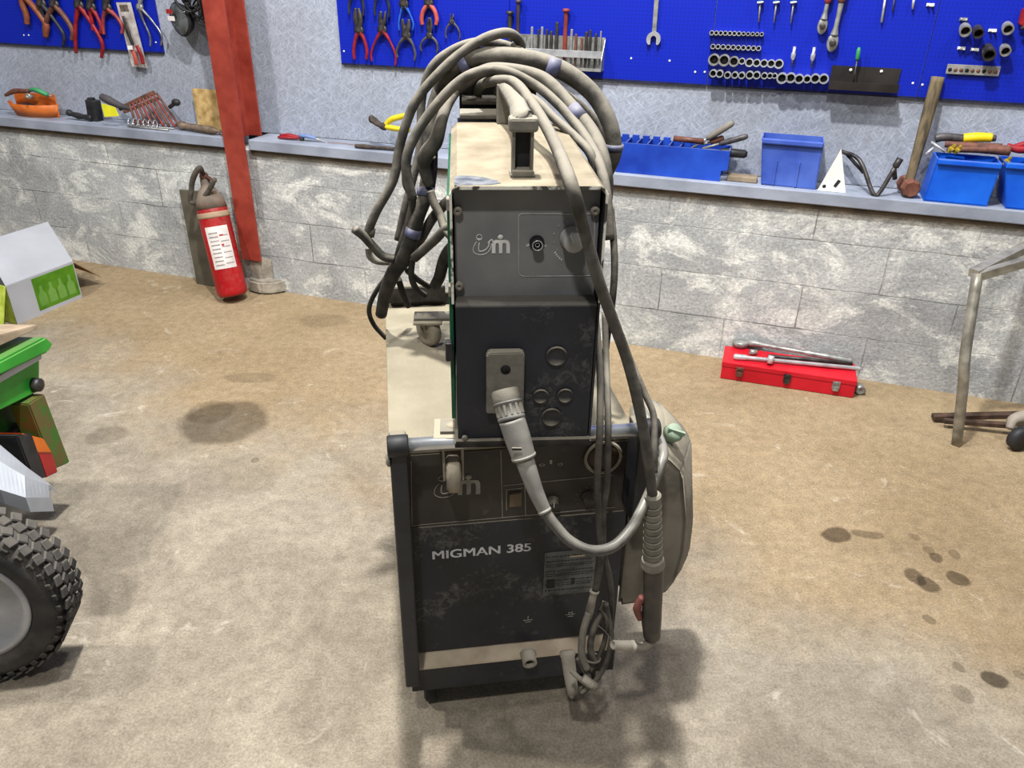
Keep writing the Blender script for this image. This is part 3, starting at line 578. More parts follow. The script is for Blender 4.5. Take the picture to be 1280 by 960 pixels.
# black charger block with coiled lead
b0 = WALL.pix(115, 125, .08); t = thing('black_charger', WALL, (b0.x, .07, SH), 'black box with a short thick cable, on the shelf beside the orange bowl', 'charger')
a = MB(); a.box((b0.x, .08, SH+.055), (.062, .05, .108), Matrix.Rotation(.08, 3, 'Y'), bev=.006); a.box((b0.x-.005, .08, SH+.113), (.03, .03, .012), bev=.003); a.build('charger_body', m_black, t)
a = MB(); q = [S(112, 137)+Vector((0, 0, .02)), S(102, 136)+Vector((0, 0, .022)), S(95, 134)+Vector((0, 0, .025)), S(88, 131)+Vector((0, 0, .03))]; a.tube(q, [.016, .013, .017, .013], seg=10)
a.lathe([(0, .012), (.02, .018), (.03, .016)], q[3], (-1, 0, .3), 12); a.build('plug_lead', m_black, t)
# dark angle tool with a yellow tag
A = V(127, 121, .05); B = V(150, 132, .05)
t = thing('tagged_tool', WALL, (A.x, .05, SH), 'dark rubber-gripped tool with a bright yellow tag hanging over the shelf', 'hand tool')
a = MB(); a.tube([A, A.lerp(B, .4), B, B+Vector((.06, 0, -.01))], [.018, .022, .016, .01], seg=10); a.build('tool_body', mat('grey_rubber', (52, 50, 54), (78, 74, 76), rough=.7), t)
a = MB(); pg = [V(x, y, -.028) for x, y in ((127, 129), (144, 134), (149, 145), (131, 146))]; a.prism([(p.x, p.z) for p in pg], -.031, -.028); a.build('tag', mat('yellow_tag', (205, 200, 20), (226, 222, 50), rough=.5), t)
a = MB(); a.tube([V(132, 128, .03), V(134, 129, 0), V(136, 131, -.026)], .0015, seg=6); a.build('string', m_black, t)
# combination spanner set in a clip
t = thing('hex_key_set', WALL, (S(182, 148).x, .03, SH), 'rusty set of hex keys in a red-brown clip with a steel ladder holder', 'key set')
A = V(150, 136, .06); B = V(192, 116, .09)
a = MB(); a.bar(A, B, .03, .022, bev=.004); a.bar(V(155, 140, .05), V(200, 122, .08), .02, .016, bev=.003); a.build('clip_body', rust, t)
for i in range(9):
    P1 = V(196-i*4.2, 117+i*1.7, .085-i*.003); P2 = V(222-i*7, 139-i*.6, .05-i*.002); P2.z = SH+.012; a = MB(); a.tube([P1, P1.lerp(P2, .15)+Vector((0, -.004, .006)), P2], .0065, seg=6); a.build('hex_key', redpin if i % 2 else rust, t)
for i in range(6):
    P = V(160+i*6.3, 140+i*.4, .02); a = MB(); a.torus((P.x, .02, SH+.022), (1, .25, 0), .02, .0025, seg=14, sg=6); a.build('ladder_rung', m_chrome, t)
P = V(157, 143, 0); Q = V(209, 147, 0); a = MB(); a.tube([(P.x, .0, SH+.006), (Q.x, -.008, SH+.006)], .005, seg=8, spline=False); a.tube([(P.x, .035, SH+.006), (Q.x, .035, SH+.006)], .004, seg=8, spline=False); a.build('ladder_rail', m_steel, t)
a = MB(); P = V(220, 128, .03); a.ball(P, .022, (1.1, .8, .8)); a.tube([P, V(212, 134, .03)], .01, seg=8, spline=False); a.build('knob', m_black, t)
# drill shaft / handle
A = V(218, 138, .05); A.z = SH+.024; B = V(268, 148, .0); B.z = SH+.022
t = thing('steel_spindle', WALL, (A.x, A.y, SH), 'dirty brown spindle with a thick barrel, lying left of the red post', 'spindle')
A.y = .05; B.y = .0
a = MB(); L_ = (B-A).length; a.lathe([(0, .010), (.02, .014), (.03, .022), (.05, .022), (.055, .016), (L_*.55, .018), (L_*.9, .02), (L_, .012), (L_+.01, .006), (L_+.05, .004)], A, B-A, 14); a.build('spindle_body', mat('dirty_brown_steel', (92, 78, 66), (130, 112, 96), scale=30, rough=.6, metal=.3), t)
# strand-board offcut
m_osb = mat('raw_strand_board', (150, 118, 66), (206, 176, 120), scale=26, detail=4, rough=.8)
P = [V(x, y, .12) for x, y in ((241, 111), (272, 111), (275, 144), (243, 143))]
x0 = P[0].x; x1 = V(284, 130, .12).x
a = MB(); a.box(((x0+x1)/2-.003, .125, SH+.001+(P[0].z-SH)/2), (x1-x0, .02, P[0].z-SH), bev=.001); tag(a.build('board_offcut', m_osb, frame=WALL, org=((x0+x1)/2, .125, SH)), 'yellowish raw strand-board offcut leaning behind the red post', 'board offcut')
# red and blue sockets piece right of post
A = S(352, 157); t = thing('red_snips', WALL, (A.x, .06, SH), 'small red-handled snips lying on the shelf right of the post', 'snips')
a = MB(); a.tube([S(349, 156)+Vector((0, 0, .015)), S(360, 157)+Vector((0, 0, .02)), S(374, 157)+Vector((0, 0, .014))], [.011, .016, .01], seg=8, flat=.7); a.tube([S(348, 159)+Vector((0, -.01, .01)), S(362, 161)+Vector((0, -.01, .012)), S(374, 158)+Vector((0, 0, .012))], [.009, .011, .008], seg=8, flat=.7); a.build('handle', handle_mat('red'), t)
a = MB(); a.tube([S(374, 157)+Vector((0, 0, .012)), S(378, 158)+Vector((0, 0, .01))], [.012, .008], seg=8); a.build('pivot', m_darksteel, t)
t = thing('blue_snips', WALL, (S(384, 157).x, .06, SH), 'small blue-grey handled cutter with bright tip beside the red snips', 'snips')
a = MB(); a.tube([S(373, 154)+Vector((0, 0, .025)), S(384, 156)+Vector((0, 0, .024)), S(394, 158)+Vector((0, 0, .016))], [.013, .015, .009], seg=8, flat=.7); a.build('handle', mat('grip_palegrey', (84, 104, 150), (120, 138, 180), rough=.5), t)
a = MB(); a.tube([S(394, 158)+Vector((0, 0, .014)), S(399, 160)+Vector((0, 0, .01)), S(405, 162)+Vector((0, 0, .004))], [.008, .005, .002], seg=8); a.build('blade', m_steel, t)
a = MB(); a.tube([S(408, 161)+Vector((0, 0, .004)), S(425, 160)+Vector((0, 0, .006)), S(440, 166)+Vector((0, 0, .004)), S(452, 168)+Vector((0, 0, .004))], .0018, seg=6); tag(a.build('copper_wire', mat('wire_rust', (128, 92, 74), (160, 120, 96)), frame=WALL, org=S(425, 160)), 'thin rusty bent wire lying on the shelf left of the hose coil', 'wire')
# yellow-handled pipe pliers
A = V(467, 150, .06); Bv = V(480, 158, .04)
t = thing('yellow_handled_pliers', WALL, (Bv.x, .05, SH), 'dirty pipe pliers with worn yellow handles, half behind the hose coil', 'pliers')
a = MB(); a.tube([Bv, V(473, 155, .05), A, V(463, 145, .06)], [.018, .02, .022, .012], seg=10, flat=.6); a.ball(V(464, 149, .06), .014, (1, .7, 1.3)); a.ball(Bv, .026, (1, .6, .7)); a.build('jaw', mat('dirty_jaw', (46, 40, 36), (72, 62, 54), rough=.8, scale=50), t)
a = MB(); a.tube([Bv, V(490, 149, .045), V(509, 144, .05)], [.01, .014, .013], seg=10); a.build('handle', handle_mat('yellow'), t)
a = MB(); a.tube([Bv, V(490, 160, .03), V(512, 163, .03)], [.01, .013, .011], seg=10); a.build('handle', handle_mat('yellow'), t)
A = V(443, 167, .0); B = V(498, 170, .01); A.z = SH+.01; B.z = SH+.011
a = MB(); a.tube([A, A.lerp(B, .2), A.lerp(B, .5), B], [.009, .012, .008, .008], seg=8); tag(a.build('rusty_chisel', mat('dirty_jaw', (40, 34, 30), (60, 50, 44)), frame=WALL, org=A), 'dark rusty bar lying on the shelf in front of the yellow-handled pliers', 'steel bar')

# blue tool tray
m_blue = mat('blue_plastic', (20, 52, 150), (34, 76, 184), scale=7, rough=.45, dust=(110, 120, 140), dustamt=.5)
m_blue2 = mat('faded_blue_plastic', (44, 70, 160), (80, 108, 190), scale=5, rough=.5)
m_blue3 = mat('bright_blue_plastic', (10, 78, 196), (24, 104, 222), scale=6, rough=.4, dust=(120, 130, 150), dustamt=.3)
xa = V(762, 200, .0).x; xb = V(911, 200, .0).x; xc = V(901, 214, 0).x; zt = V(800, 180, 0).z
t = thing('blue_tool_tray', WALL, ((xa+xb)/2, .05, SH), 'long blue plastic divided tray with tools, on the shelf beside the welder', 'tray')
a = MB(); hh = zt-SH
a.prism([(xa+.03, SH+.001), (xc, SH+.001), (xc, SH+hh*.35), (xb, SH+hh*.38), (xb, zt), (xa, zt)], .0, .006, 1); a.prism([(xa+.03, SH+.001), (xc, SH+.001), (xb, zt), (xa, zt)], .12, .126, 1)
a.box(((xa+xb)/2, .063, SH+.005), (xb-xa-.06, .12, .006)); a.box((xb-.003, .063, SH+hh*.7), (.006, .12, hh*.6)); a.box((xa+.003, .063, SH+hh*.6), (.006, .12, hh*.8)); a.build('tray_shell', m_blue, t)
for i in range(7):
    x = xa+.02+i*.045; a = MB(); a.box((x, .063, SH+hh*.62), (.004, .115, hh*.8)); a.box((x+.02, .115, SH+hh*.95), (.03, .01, hh*.35), bev=.002); a.build('divider', m_blue, t)
t = thing('square_file', WALL, V(815, 176, .06), 'red-brown bar lying across the top of the blue tray', 'file')
a = MB(); a.tube([V(842, 173, .06), V(880, 177, .06)], .012, seg=8, spline=False); a.build('bar', handle_mat('brown'), t)
for i, (q0, q1, r, mm, lab) in enumerate((((870, 182), (917, 153), .014, mat('grey_rubber2', (96, 92, 86), (128, 122, 112), rough=.7), 'chisel with fat grey handle sticking up highest from the blue tray'),
     ((884, 184), (935, 170), .012, handle_mat('dark'), 'dark-handled file sticking out low right from the blue tray'), ((880, 180), (905, 172), .012, handle_mat('brown'), 'short brown wooden handle in the middle of the tray tools'),
     ((885, 188), (934, 193), .017, m_black, 'thick black handle lying lowest at the right end of the blue tray'))):
    A = V(*q0, .06); B = V(*q1, .045+.01*i); t = thing('hand_tool', WALL, A, lab, 'hand tool', 'tools in the blue tray')
    a = MB(); u = B-A; a.lathe([(u.length*.3, r*.6), (u.length*.35, r*.9), (u.length*.6, r*1.05), (u.length*.93, r), (u.length, r*.6)], A, u, 10); a.build('handle', mm, t)
    a = MB(); a.cyl(A-u*.12, A+u*.32, r*.4, seg=8); a.build('blade', m_steel, t)
a = MB(); P = S(930, 209); a.box((P.x+.0, .05, SH+.012), (.12, .06, .022), bev=.003); tag(a.build('wood_block', mat('dirty_wood', (112, 98, 80), (146, 130, 108), scale=20), frame=WALL, org=(P.x, .05, SH)), 'thin dirty wooden block on the shelf between blue tray and faded bin', 'wood block')
# bins
def bin_(xl_, xr_, xtl, xtr, ztop, ylo, m, label, lip=True, name='storage_bin', group='blue storage bins on the shelf'):
    t = thing(name, WALL, ((xl_+xr_)/2, ylo+.05, SH), label, 'storage bin', group)
    th = .004; y1 = min(UW-.008, ylo+.13)
    a = MB()
    a.prism([(xl_, SH+.001), (xr_, SH+.001), (xtr, ztop), (xtl, ztop)], ylo, ylo+th, 1)
    a.prism([(xl_, SH+.001), (xr_, SH+.001), (xtr, ztop), (xtl, ztop)], y1-th, y1, 1)
    a.box(((xl_+xr_)/2, (ylo+y1)/2, SH+.004), (xr_-xl_, y1-ylo, .006))
    for q0, q1 in ((xl_, xtl), (xr_, xtr)):
        a.prism([(q0-th/2, SH+.001), (q0+th/2, SH+.001), (q1+th/2, ztop), (q1-th/2, ztop)], ylo, y1, 1)
    a.build('bin_shell', m, t)
    if lip: a = MB(); a.box(((xtl+xtr)/2, ylo-.006, ztop-.008), (xtr-xtl, .018, .02), bev=.004); a.build('front_lip', m, t)
    return t
z6 = lambda x, y: (740+x/3.048, 130+y/3.048)
yb = .01
t = bin_(V(*z6(655, 252), yb).x, V(*z6(860, 268), yb).x, V(*z6(640, 190), yb).x, V(*z6(880, 160), yb).x, V(*z6(780, 140), yb).z, yb, m_blue2, 'faded blue storage bin lying on its back with ribs, beside the white triangle')
for k in (.3, .68):
    xm = V(*z6(640, 200), yb).x*(1-k)+V(*z6(870, 200), yb).x*k; a = MB(); a.box((xm, yb-.003, SH+.055), (.006, .006, .10), bev=.001); a.build('rib', m_blue2, t)
b5 = lambda x, y, yy=yb: V(*z5(x, y), yy)
bin_(b5(215, 862).x, b5(505, 878).x, b5(270, 712).x+.0, b5(562, 735).x, b5(400, 738).z, yb-.02, m_blue3, 'bright blue storage bin beneath the yellow-handled cutters, right of the hammer')
bin_(b5(600, 880).x, b5(900, 890).x, b5(552, 830).x, b5(930, 735).x, b5(660, 752).z, yb-.02, m_blue3, 'bright blue storage bin cut off by the right edge of the view')
# white triangle angle magnet
P = [V(*z6(x, y), .0) for x, y in ((872, 264), (982, 268), (950, 170))]
t = thing('welding_magnet', WALL, (P[0].x+.04, .03, SH), 'white triangular welding magnet standing on the shelf', 'welding magnet')
a = MB(); a.prism([(P[0].x, SH+.001), (P[1].x, SH+.001), (P[2].x, P[2].z)], .0, .003, 1); a.build('face_plate', m_white, t)
a = MB(); a.prism([(P[0].x+.006, SH+.001), (P[1].x, SH+.001), (P[2].x-.002, P[2].z-.004)], .003, .018, 1); a.build('magnet_core', m_steel, t)
cx_ = P[0].x*.4+P[1].x*.35+P[2].x*.25
a = MB(); a.lathe([(0, .007), (.001, .007)], (P[0].x+.022, .0, SH+.02), (0, -1, 0), 12); a.build('printed_mark', m_black, t); a = MB(); a.box((cx_+.016, -.0007, SH+.035), (.03, .0014, .012), Matrix.Rotation(-1.1, 3, 'Y')); a.build('printed_mark', m_black, t)
# wheel-nut wrench
A = V(*z6(955, 178), .1)
t = thing('wheel_wrench', WALL, (A.x+.08, .05, SH), 'black bent wheel wrench leaning between white triangle and hammer', 'wheel wrench')
a = MB(); q = [V(*z6(950, 180), .12), V(*z6(1020, 215), .06), V(*z6(1085, 268), -.0), V(*z6(1110, 270), -.0), V(*z6(1155, 240), .02)]; q[2].z = SH+.012; q[3].z = SH+.012; a.tube(q, .0085, seg=8, sub=5); a.build('shaft', m_darksteel, t)
a = MB(); a.cyl(q[4], q[4]+(q[4]-q[3]).normalized()*.035, .013, seg=12); a.cyl(q[4]+Vector((0, .012, -.012)), q[4]+Vector((.012, .02, -.05)), .009, seg=8); a.build('nut_socket', m_darksteel, t)
a = MB(); a.tube([V(*z6(965, 185), .12), V(*z6(1035, 262), .07)], .007, seg=8, spline=False); a.build('stay', m_darksteel, t)
# sledge hammer
Hc = V(*z5(142, 822), .0); T = V(*z5(268, 355), UW-.03); Hc = V(1138, 222, .06); Hc.z = SH+.037
t = thing('sledge_hammer', WALL, (Hc.x, .03, SH), 'old sledge hammer standing on its rusty head, wooden handle against the wall', 'sledge hammer')
a = MB(); u = (T-Hc).normalized(); ax = Vector((.12, -1, .0)).normalized()
a.lathe([(0, .028), (.008, .035), (.03, .036), (.045, .031), (.07, .031), (.085, .036), (.107, .035), (.115, .028)], Hc-ax*-.058, -ax, 8, smooth=False); a.build('head', mat('rusty_head', (92, 56, 44), (132, 86, 68), scale=26, rough=.8, metal=.2), t)
a = MB(); a.tube([Hc, Hc+u*.12, Hc.lerp(T, .6), T], [.017, .019, .022, .024], seg=12, flat=.75); a.build('handle', mat('old_wood_handle', (66, 58, 44), (108, 94, 70), scale=18, stretch=(3, 3, .4), rough=.75, contrast=(.4, .6)), t)
# cutters lying over the bright bin
t = thing('bolt_cutter', WALL, b5(400, 640, .08), 'dark-bodied cutter with a yellow sleeve lying across the bright blue bin', 'cutter')
a = MB(); a.tube([b5(255, 640, .09), b5(300, 632, .09), b5(400, 640, .09), b5(535, 638, .09)], [.016, .016, .015, .012], seg=10); a.build('handle', handle_mat('dark'), t)
a = MB(); a.tube([b5(385, 638, .085), b5(450, 634, .083), b5(515, 636, .085)], [.0175, .0185, .017], seg=10); a.build('sleeve', mat('yellow_sleeve', (206, 176, 10), (226, 200, 30), rough=.4), t)
t = thing('bolt_cutter', WALL, b5(500, 680, .06), 'rusty red-handled bolt cutter lying below the yellow-sleeved one', 'cutter')
a = MB(); a.tube([b5(300, 665, .07), b5(420, 675, .06), b5(560, 680, .06)], [.012, .015, .014], seg=10); a.tube([b5(310, 690, .05), b5(450, 690, .05), b5(600, 695, .05)], [.01, .013, .02], seg=10); a.build('jaw_arm', rust, t)
a = MB(); a.tube([b5(585, 675, .055), b5(640, 690, .05), b5(720, 690, .05)], [.012, .014, .014], seg=10); a.tube([b5(590, 690, .05), b5(660, 668, .06), b5(720, 662, .06)], [.01, .012, .012], seg=10); a.build('handle', handle_mat('red'), t)
t = thing('valve_key', WALL, b5(240, 680, .04), 'bright T-shaped key sticking up at the left of the bright blue bin', 'key')
a = MB(); a.tube([b5(236, 655, .05), b5(300, 700, .03)], .005, seg=8, spline=False); a.tube([b5(212, 712, .03), b5(246, 682, .04)], .005, seg=8, spline=False); a.build('key_body', m_chrome, t)
for i, (x, y) in enumerate(((322, 688), (350, 692), (578, 745))):
    P = b5(x, y, .03); t = thing('brass_fitting', WALL, P, ('brass fitting leaning in the bright blue bin, nearer the key', 'second brass fitting in the bright blue bin', 'brass fitting between the two bright blue bins')[i], 'fitting', 'brass fittings')
    a = MB(); a.lathe([(0, .007), (.01, .009), (.012, .012), (.02, .012), (.022, .007), (.034, .006)], P-Vector((0, 0, .012)), (.4, -.3, 1), 6, smooth=False); a.build('fitting_body', mat('brass', (176, 150, 40), (206, 180, 70), rough=.35, metal=.6), t)

# ================================================================== THINGS ON THE FLOOR AT THE BACK
# fire extinguisher leaning against wall and post
B = WORLD.pix(291, 362, 0, 2); Wp = WALL.M
Bw = WALL.I @ B; T = V(262, 232, -.10)
base = Vector((WALL.pix(291, 366, -.2).x, -.2, .0)); top = Vector((V(258, 232, -.1).x, -.105, V(258, 232, -.1).z)); u = (top-base).normalized(); base.z = .012+.02
t = thing('fire_extinguisher', WALL, (base.x, base.y, 0), 'scuffed red fire extinguisher leaning on the block wall by the post', 'fire extinguisher')
L_ = (top-base).length; R = .077
m_er = mat('extinguisher_red', (150, 12, 20), (176, 24, 30), scale=6, rough=.35, dust=(130, 110, 100), dustamt=.5)
a = MB(); a.lathe([(0, R*.86), (.012, R*.97), (.03, R), (L_*.72, R), (L_*.84, R*.93), (L_*.93, R*.66), (L_*.99, R*.3)], base, u, 28); a.build('cylinder', m_er, t)
a = MB(); a.lathe([(L_*.715, R*1.012), (L_*.73, R*1.02), (L_*.755, R*1.02), (L_*.765, R*1.01)], base, u, 28); a.build('band', mat('dirty_band', (142, 118, 96), (172, 150, 124)), t)
a = MB(); a.lathe([(L_*.8, R*.985), (L_*.87, R*.9), (L_*.95, R*.62), (L_, R*.34), (L_+.03, R*.3), (L_+.035, .01)], base, u, 20); a.build('dusty_shoulder', mat('dust_coat', (96, 84, 74), (128, 114, 100)), t)
# label wraps the camera side of the cylinder
def wrap(k0, k1, a0, a1, name, m, rr=1.012, par=None):
    camdir = (WALL.I @ CAMP)-base; f = camdir-u*camdir.dot(u); f.normalize(); s_ = u.cross(f); a = MB(); vs = []; fs = []
    n = 10
    for j, k in enumerate((k0, k1)):
        for i in range(n+1):
            an = a0+(a1-a0)*i/n; vs.append(base+u*(L_*k)+(f*math.cos(an)+s_*math.sin(an))*R*rr)
    for i in range(n): fs.append((i, i+1, n+2+i, n+1+i))
    a._add(vs, fs, True); ob = a.build(name, m, par or t); return ob
m_lab = mat('label_paper', (196, 190, 186), (220, 214, 210), scale=20, rough=.5)
lb = wrap(.26, .64, -.8, .72, 'label', m_lab)
m_print = mat('grey_print', (120, 110, 112), (160, 150, 150), scale=60); m_redprint = mat('red_print', (160, 40, 50), (180, 60, 66))
for k in range(9): wrap(.29+.036*k, .3+.036*k, -.62, -.05, 'printed_line', m_print, 1.02, lb)
for k in range(6): wrap(.30+.05*k, .308+.05*k, .08, .6, 'printed_line', m_print, 1.02, lb)
wrap(.46, .48, .05, .2, 'printed_emblem', m_redprint, 1.022, lb); wrap(.55, .565, .05, .3, 'printed_emblem', m_redprint, 1.022, lb)
N = base+u*(L_+.02)
a = MB(); a.lathe([(0, .02), (.03, .022), (.045, .016)], N, u, 14); a.bar(N+u*.045+Vector((-.02, 0, .0)), N+u*.07+Vector((.085, -.02, -.06)), .02, .006); a.bar(N+u*.03+Vector((-.01, 0, 0)), N+Vector((.075, -.02, -.085)), .018, .006); a.build('valve_lever', mat('rusty_valve', (78, 48, 40), (110, 74, 62), rough=.7), t)
a = MB(); e = lambda x, y, yy=-.16: V(200+x/4.3625, 180+y/4.3625, yy)
a.tube([N+u*.03, e(215, 130), e(180, 190), e(170, 260), e(165, 310), e(190, 322), e(240, 290), e(280, 230), e(300, 190)], [.012, .013, .014, .013, .011, .012, .013, .012, .01], seg=10); a.build('hose', mat('old_rubber', (58, 54, 50), (92, 86, 78), scale=30, rough=.8), t)
# dark board leaning behind
P = [WALL.pix(x, y, -.03) for x, y in ((243, 250), (272, 250), (277, 361), (247, 362))]
a = MB(); y0 = -.052; xA = WALL.pix(247, 362, y0).x; xB = WALL.pix(280, 362, y0).x
a.box(((xA+xB)/2-.005, y0, .26), (.15, .018, .515), Matrix.Rotation(-.03, 3, 'X') @ Matrix.Rotation(-.03, 3, 'Y'), bev=.002)
tag(a.build('dark_board', mat('olive_board', (74, 70, 60), (98, 93, 80), scale=10), frame=WALL, org=((xA+xB)/2, y0, 0)), 'dark olive board standing behind the fire extinguisher', 'board')

# cardboard box, white and green, open flaps
fa = WORLD.pix(22, 406, 0, 2); fb = WORLD.pix(103, 372, 0, 2); d = (fb-fa); yaw = math.atan2(d.y, d.x); BX = Frame((fa.x, fa.y, 0), yaw)
L_ = d.length; hb = BX.pix(95, 323, 0).z; ha = BX.pix(13, 359, 0).z; hb = (ha+hb)/2
m_cw = mat('white_card', (158, 160, 166), (176, 178, 184), scale=3, rough=.6); m_ck = mat('kraft_card', (122, 96, 66), (150, 120, 86), scale=10); m_cg = mat('green_print', (66, 118, 16), (86, 138, 28), scale=16, rough=.5); m_cy = mat('yellowgreen_print', (150, 168, 50), (190, 200, 90), scale=20)
t = thing('cardboard_box', BX, (L_/2, .15, 0), 'open white cardboard box with a green printed side near the wall', 'cardboard box')
a = MB(); a.box((L_/2, .002, hb/2), (L_, .005, hb)); a.build('front_panel', m_cw, t)
a = MB(); a.box((L_*.665, -.001, hb*.53), (L_*.64, .001, hb*.84)); g = a.build('green_print', m_cg, t); g['label'] = 'green printed picture of bottles'
for i in range(4):
    x = L_*(.44+i*.145); a = MB(); a.prism([(x-.022, hb*.2), (x+.022, hb*.2), (x+.022, hb*.48), (x+.008, hb*.58), (x+.008, hb*.72), (x-.008, hb*.72), (x-.008, hb*.58), (x-.022, hb*.48)], -.0025, -.0015); a.build('printed_bottle', mat('pale_green_print', (92, 140, 52), (112, 156, 72)), g)
a = MB(); a.box((L_-.0025, .16, hb/2), (.005, .32, hb)); a.build('side_panel', m_ck, t); a = MB(); a.box((L_/2, .32, hb/2), (L_, .005, hb)); a.build('back_panel', m_cw, t)
a = MB(); a.box((.0025, .16, hb/2), (.005, .32, hb)); a.build('side_panel', m_cy, t); a = MB(); a.box((L_/2, .16, .003), (L_, .32, .004)); a.build('bottom', m_ck, t)
FPc = BX.pix(60, 278, .26, 1); 
a = MB(); tl = [Vector((0, .0, hb)), Vector((L_, 0, hb)), FPc, FPc-Vector((L_, 0, 0))]
a._add([p for p in tl]+[p+Vector((0, .001, .004)) for p in tl], [(0, 1, 2, 3), (7, 6, 5, 4), (0, 4, 5, 1), (1, 5, 6, 2), (2, 6, 7, 3), (3, 7, 4, 0)]); a.build('top_flap', m_cw, t)
a = MB(); tl = [Vector((L_, .02, hb)), Vector((L_, .3, hb)), Vector((L_+.2, .3, hb-.11)), Vector((L_+.17, .04, hb-.15))]
a._add([p for p in tl]+[p+Vector((.001, 0, .004)) for p in tl], [(0, 1, 2, 3), (7, 6, 5, 4), (0, 4, 5, 1), (1, 5, 6, 2), (2, 6, 7, 3), (3, 7, 4, 0)]); a.build('side_flap', m_ck, t)
a = MB(); q = [Vector((0, 0, hb)), Vector((0, .3, hb)), Vector((-.14, .3, hb-.16)), Vector((-.1, -.03, hb-.2))]
a._add([p for p in q]+[p+Vector((-.003, 0, .003)) for p in q], [(0, 1, 2, 3), (7, 6, 5, 4), (0, 4, 5, 1), (1, 5, 6, 2), (2, 6, 7, 3), (3, 7, 4, 0)]); a.build('side_flap', m_cy, t)['label'] = 'yellow-green printed flap hanging down at the left'
BXL = L_

# red tool case with wrenches on it
fa = WORLD.pix(900, 473, 0, 2); fb = WORLD.pix(1066, 498, 0, 2); d = fb-fa; TB = Frame((fa.x, fa.y, 0), math.atan2(d.y, d.x)); L_ = d.length
h = TB.pix(903, 452, 0).z; dep = TB.pix(906, 432, h, 2).y
m_rb = mat('red_toolbox_paint', (176, 12, 30), (200, 24, 42), scale=8, rough=.4)
t = thing('tool_case', TB, (L_/2, dep/2, 0), 'long red metal tool case lying on the floor at the wall', 'tool case')
a = MB(); a.box((L_/2, dep/2, h*.36), (L_, dep, h*.7), bev=.003); a.build('case_base', m_rb, t)
a = MB(); a.box((L_/2, dep/2, h*.86), (L_+.004, dep+.004, h*.28), bev=.003); a.build('lid', m_rb, t)
for k, mm in ((.14, rust), (.5, m_darksteel), (.86, m_steel)):
    a = MB(); a.box((L_*k, -.004, h*.62), (.03, .006, h*.42), bev=.001); a.box((L_*k, -.009, h*.45), (.022, .006, h*.25), bev=.001); a.tube([(L_*k-.012, -.01, h*.7), (L_*k, -.014, h*.85), (L_*k+.012, -.01, h*.7)], .0025, seg=6); a.build('latch', mm, t)
tz = lambda x, y, z: TB.pix(860+x/4.923, 400+y/4.923, z, 2)
A = tz(325, 130, h+.025); B = tz(1000, 250, h+.02)
t = thing('torque_wrench', TB, A, 'long steel torque wrench with a big round head lying on the red case', 'torque wrench')
a = MB(); a.lathe([(0, .02), (.004, .036), (.024, .036), (.028, .03)], A-Vector((0, 0, .024)), (0, 0, 1), 22); a.build('head', m_steel, t)
u = (B-A).normalized(); Lr = (B-A).length
a = MB(); a.lathe([(.03, .016), (.08, .014), (.1, .009), (Lr*.6, .009), (Lr*.62, .0125), (Lr, .0125), (Lr+.008, .008)], A, u, 12); a.build('shaft', m_steel, t)
A = tz(280, 225, h+.012); B = tz(1065, 300, h+.012)
t = thing('breaker_bar', TB, A, 'bright chrome breaker bar lying along the front of the red case lid', 'breaker bar')
a = MB(); u = (B-A).normalized(); Lr = (B-A).length; a.lathe([(0, .009), (.006, .013), (.05, .013), (.06, .009), (Lr-.01, .009), (Lr, .005)], A, u, 12); a.build('bar', m_chrome, t)
C_ = tz(510, 245, h+.02); a = MB(); a.cyl(C_+Vector((0, .0, .02)), C_+Vector((-.003, -.012, -.012)), .013, seg=14); a.build('sliding_socket', m_chrome, t)
A = tz(500, 195, h+.045); B = tz(1010, 270, h+.012)
t = thing('extension_bar', TB, A, 'dark steel extension bar between the two long wrenches on the red case', 'extension bar')
a = MB(); a.cyl(A+Vector((0, 0, -.02)), B, .008, seg=10); a.build('bar', m_darksteel, t)
A = tz(400, 200, h+.01); t = thing('socket', TB, A, 'small steel socket lying on the red case beside the torque wrench head', 'socket'); a = MB(); a.lathe([(0, .011), (.03, .013), (.03, .008), (.02, .001)], A+Vector((.015, 0, .004)), (-1, -.3, 0), 12); a.build('socket_body', m_steel, t)
A = tz(1050, 345, .045); t = thing('socket', TB, A, 'large steel socket with black opening standing at the right end of the red case', 'socket')
a = MB(); a.lathe([(0, .02), (.04, .02), (.04, .012), (.03, .001)], Vector((L_+.022, dep*.45, .022)), (.2, -1, 0), 14); a.build('socket_body', m_steel, t)

# bent angle-bar frame at the right
ft = WORLD.pix(1192, 556, 0, 2); m_bar = mat('galvanised_bar', (120, 116, 106), (168, 164, 152), scale=20, rough=.45, metal=.5)
t = thing('bent_steel_frame', WORLD, ft, 'bent bare steel bar frame standing on the floor at the right edge', 'steel frame')
kn = WORLD.at(1222, 342, ft.y+.12); midp = WORLD.at(1207, 440, ft.y+.02)
a = MB(); a.tube([ft+Vector((.012, 0, 0)), WORLD.at(1204, 480, ft.y), midp+Vector((0, 0, 0)), kn], .021, seg=4, sub=6); a.build('upright', m_bar, t)
a = MB(); a.bar(kn+Vector((-.015, 0, 0)), WORLD.at(1300, 300, ft.y+.35), .035, .03); a.bar(kn+Vector((-.0, 0, -.01)), WORLD.at(1300, 322, ft.y+.12), .03, .03); a.build('top_bar', m_bar, t)
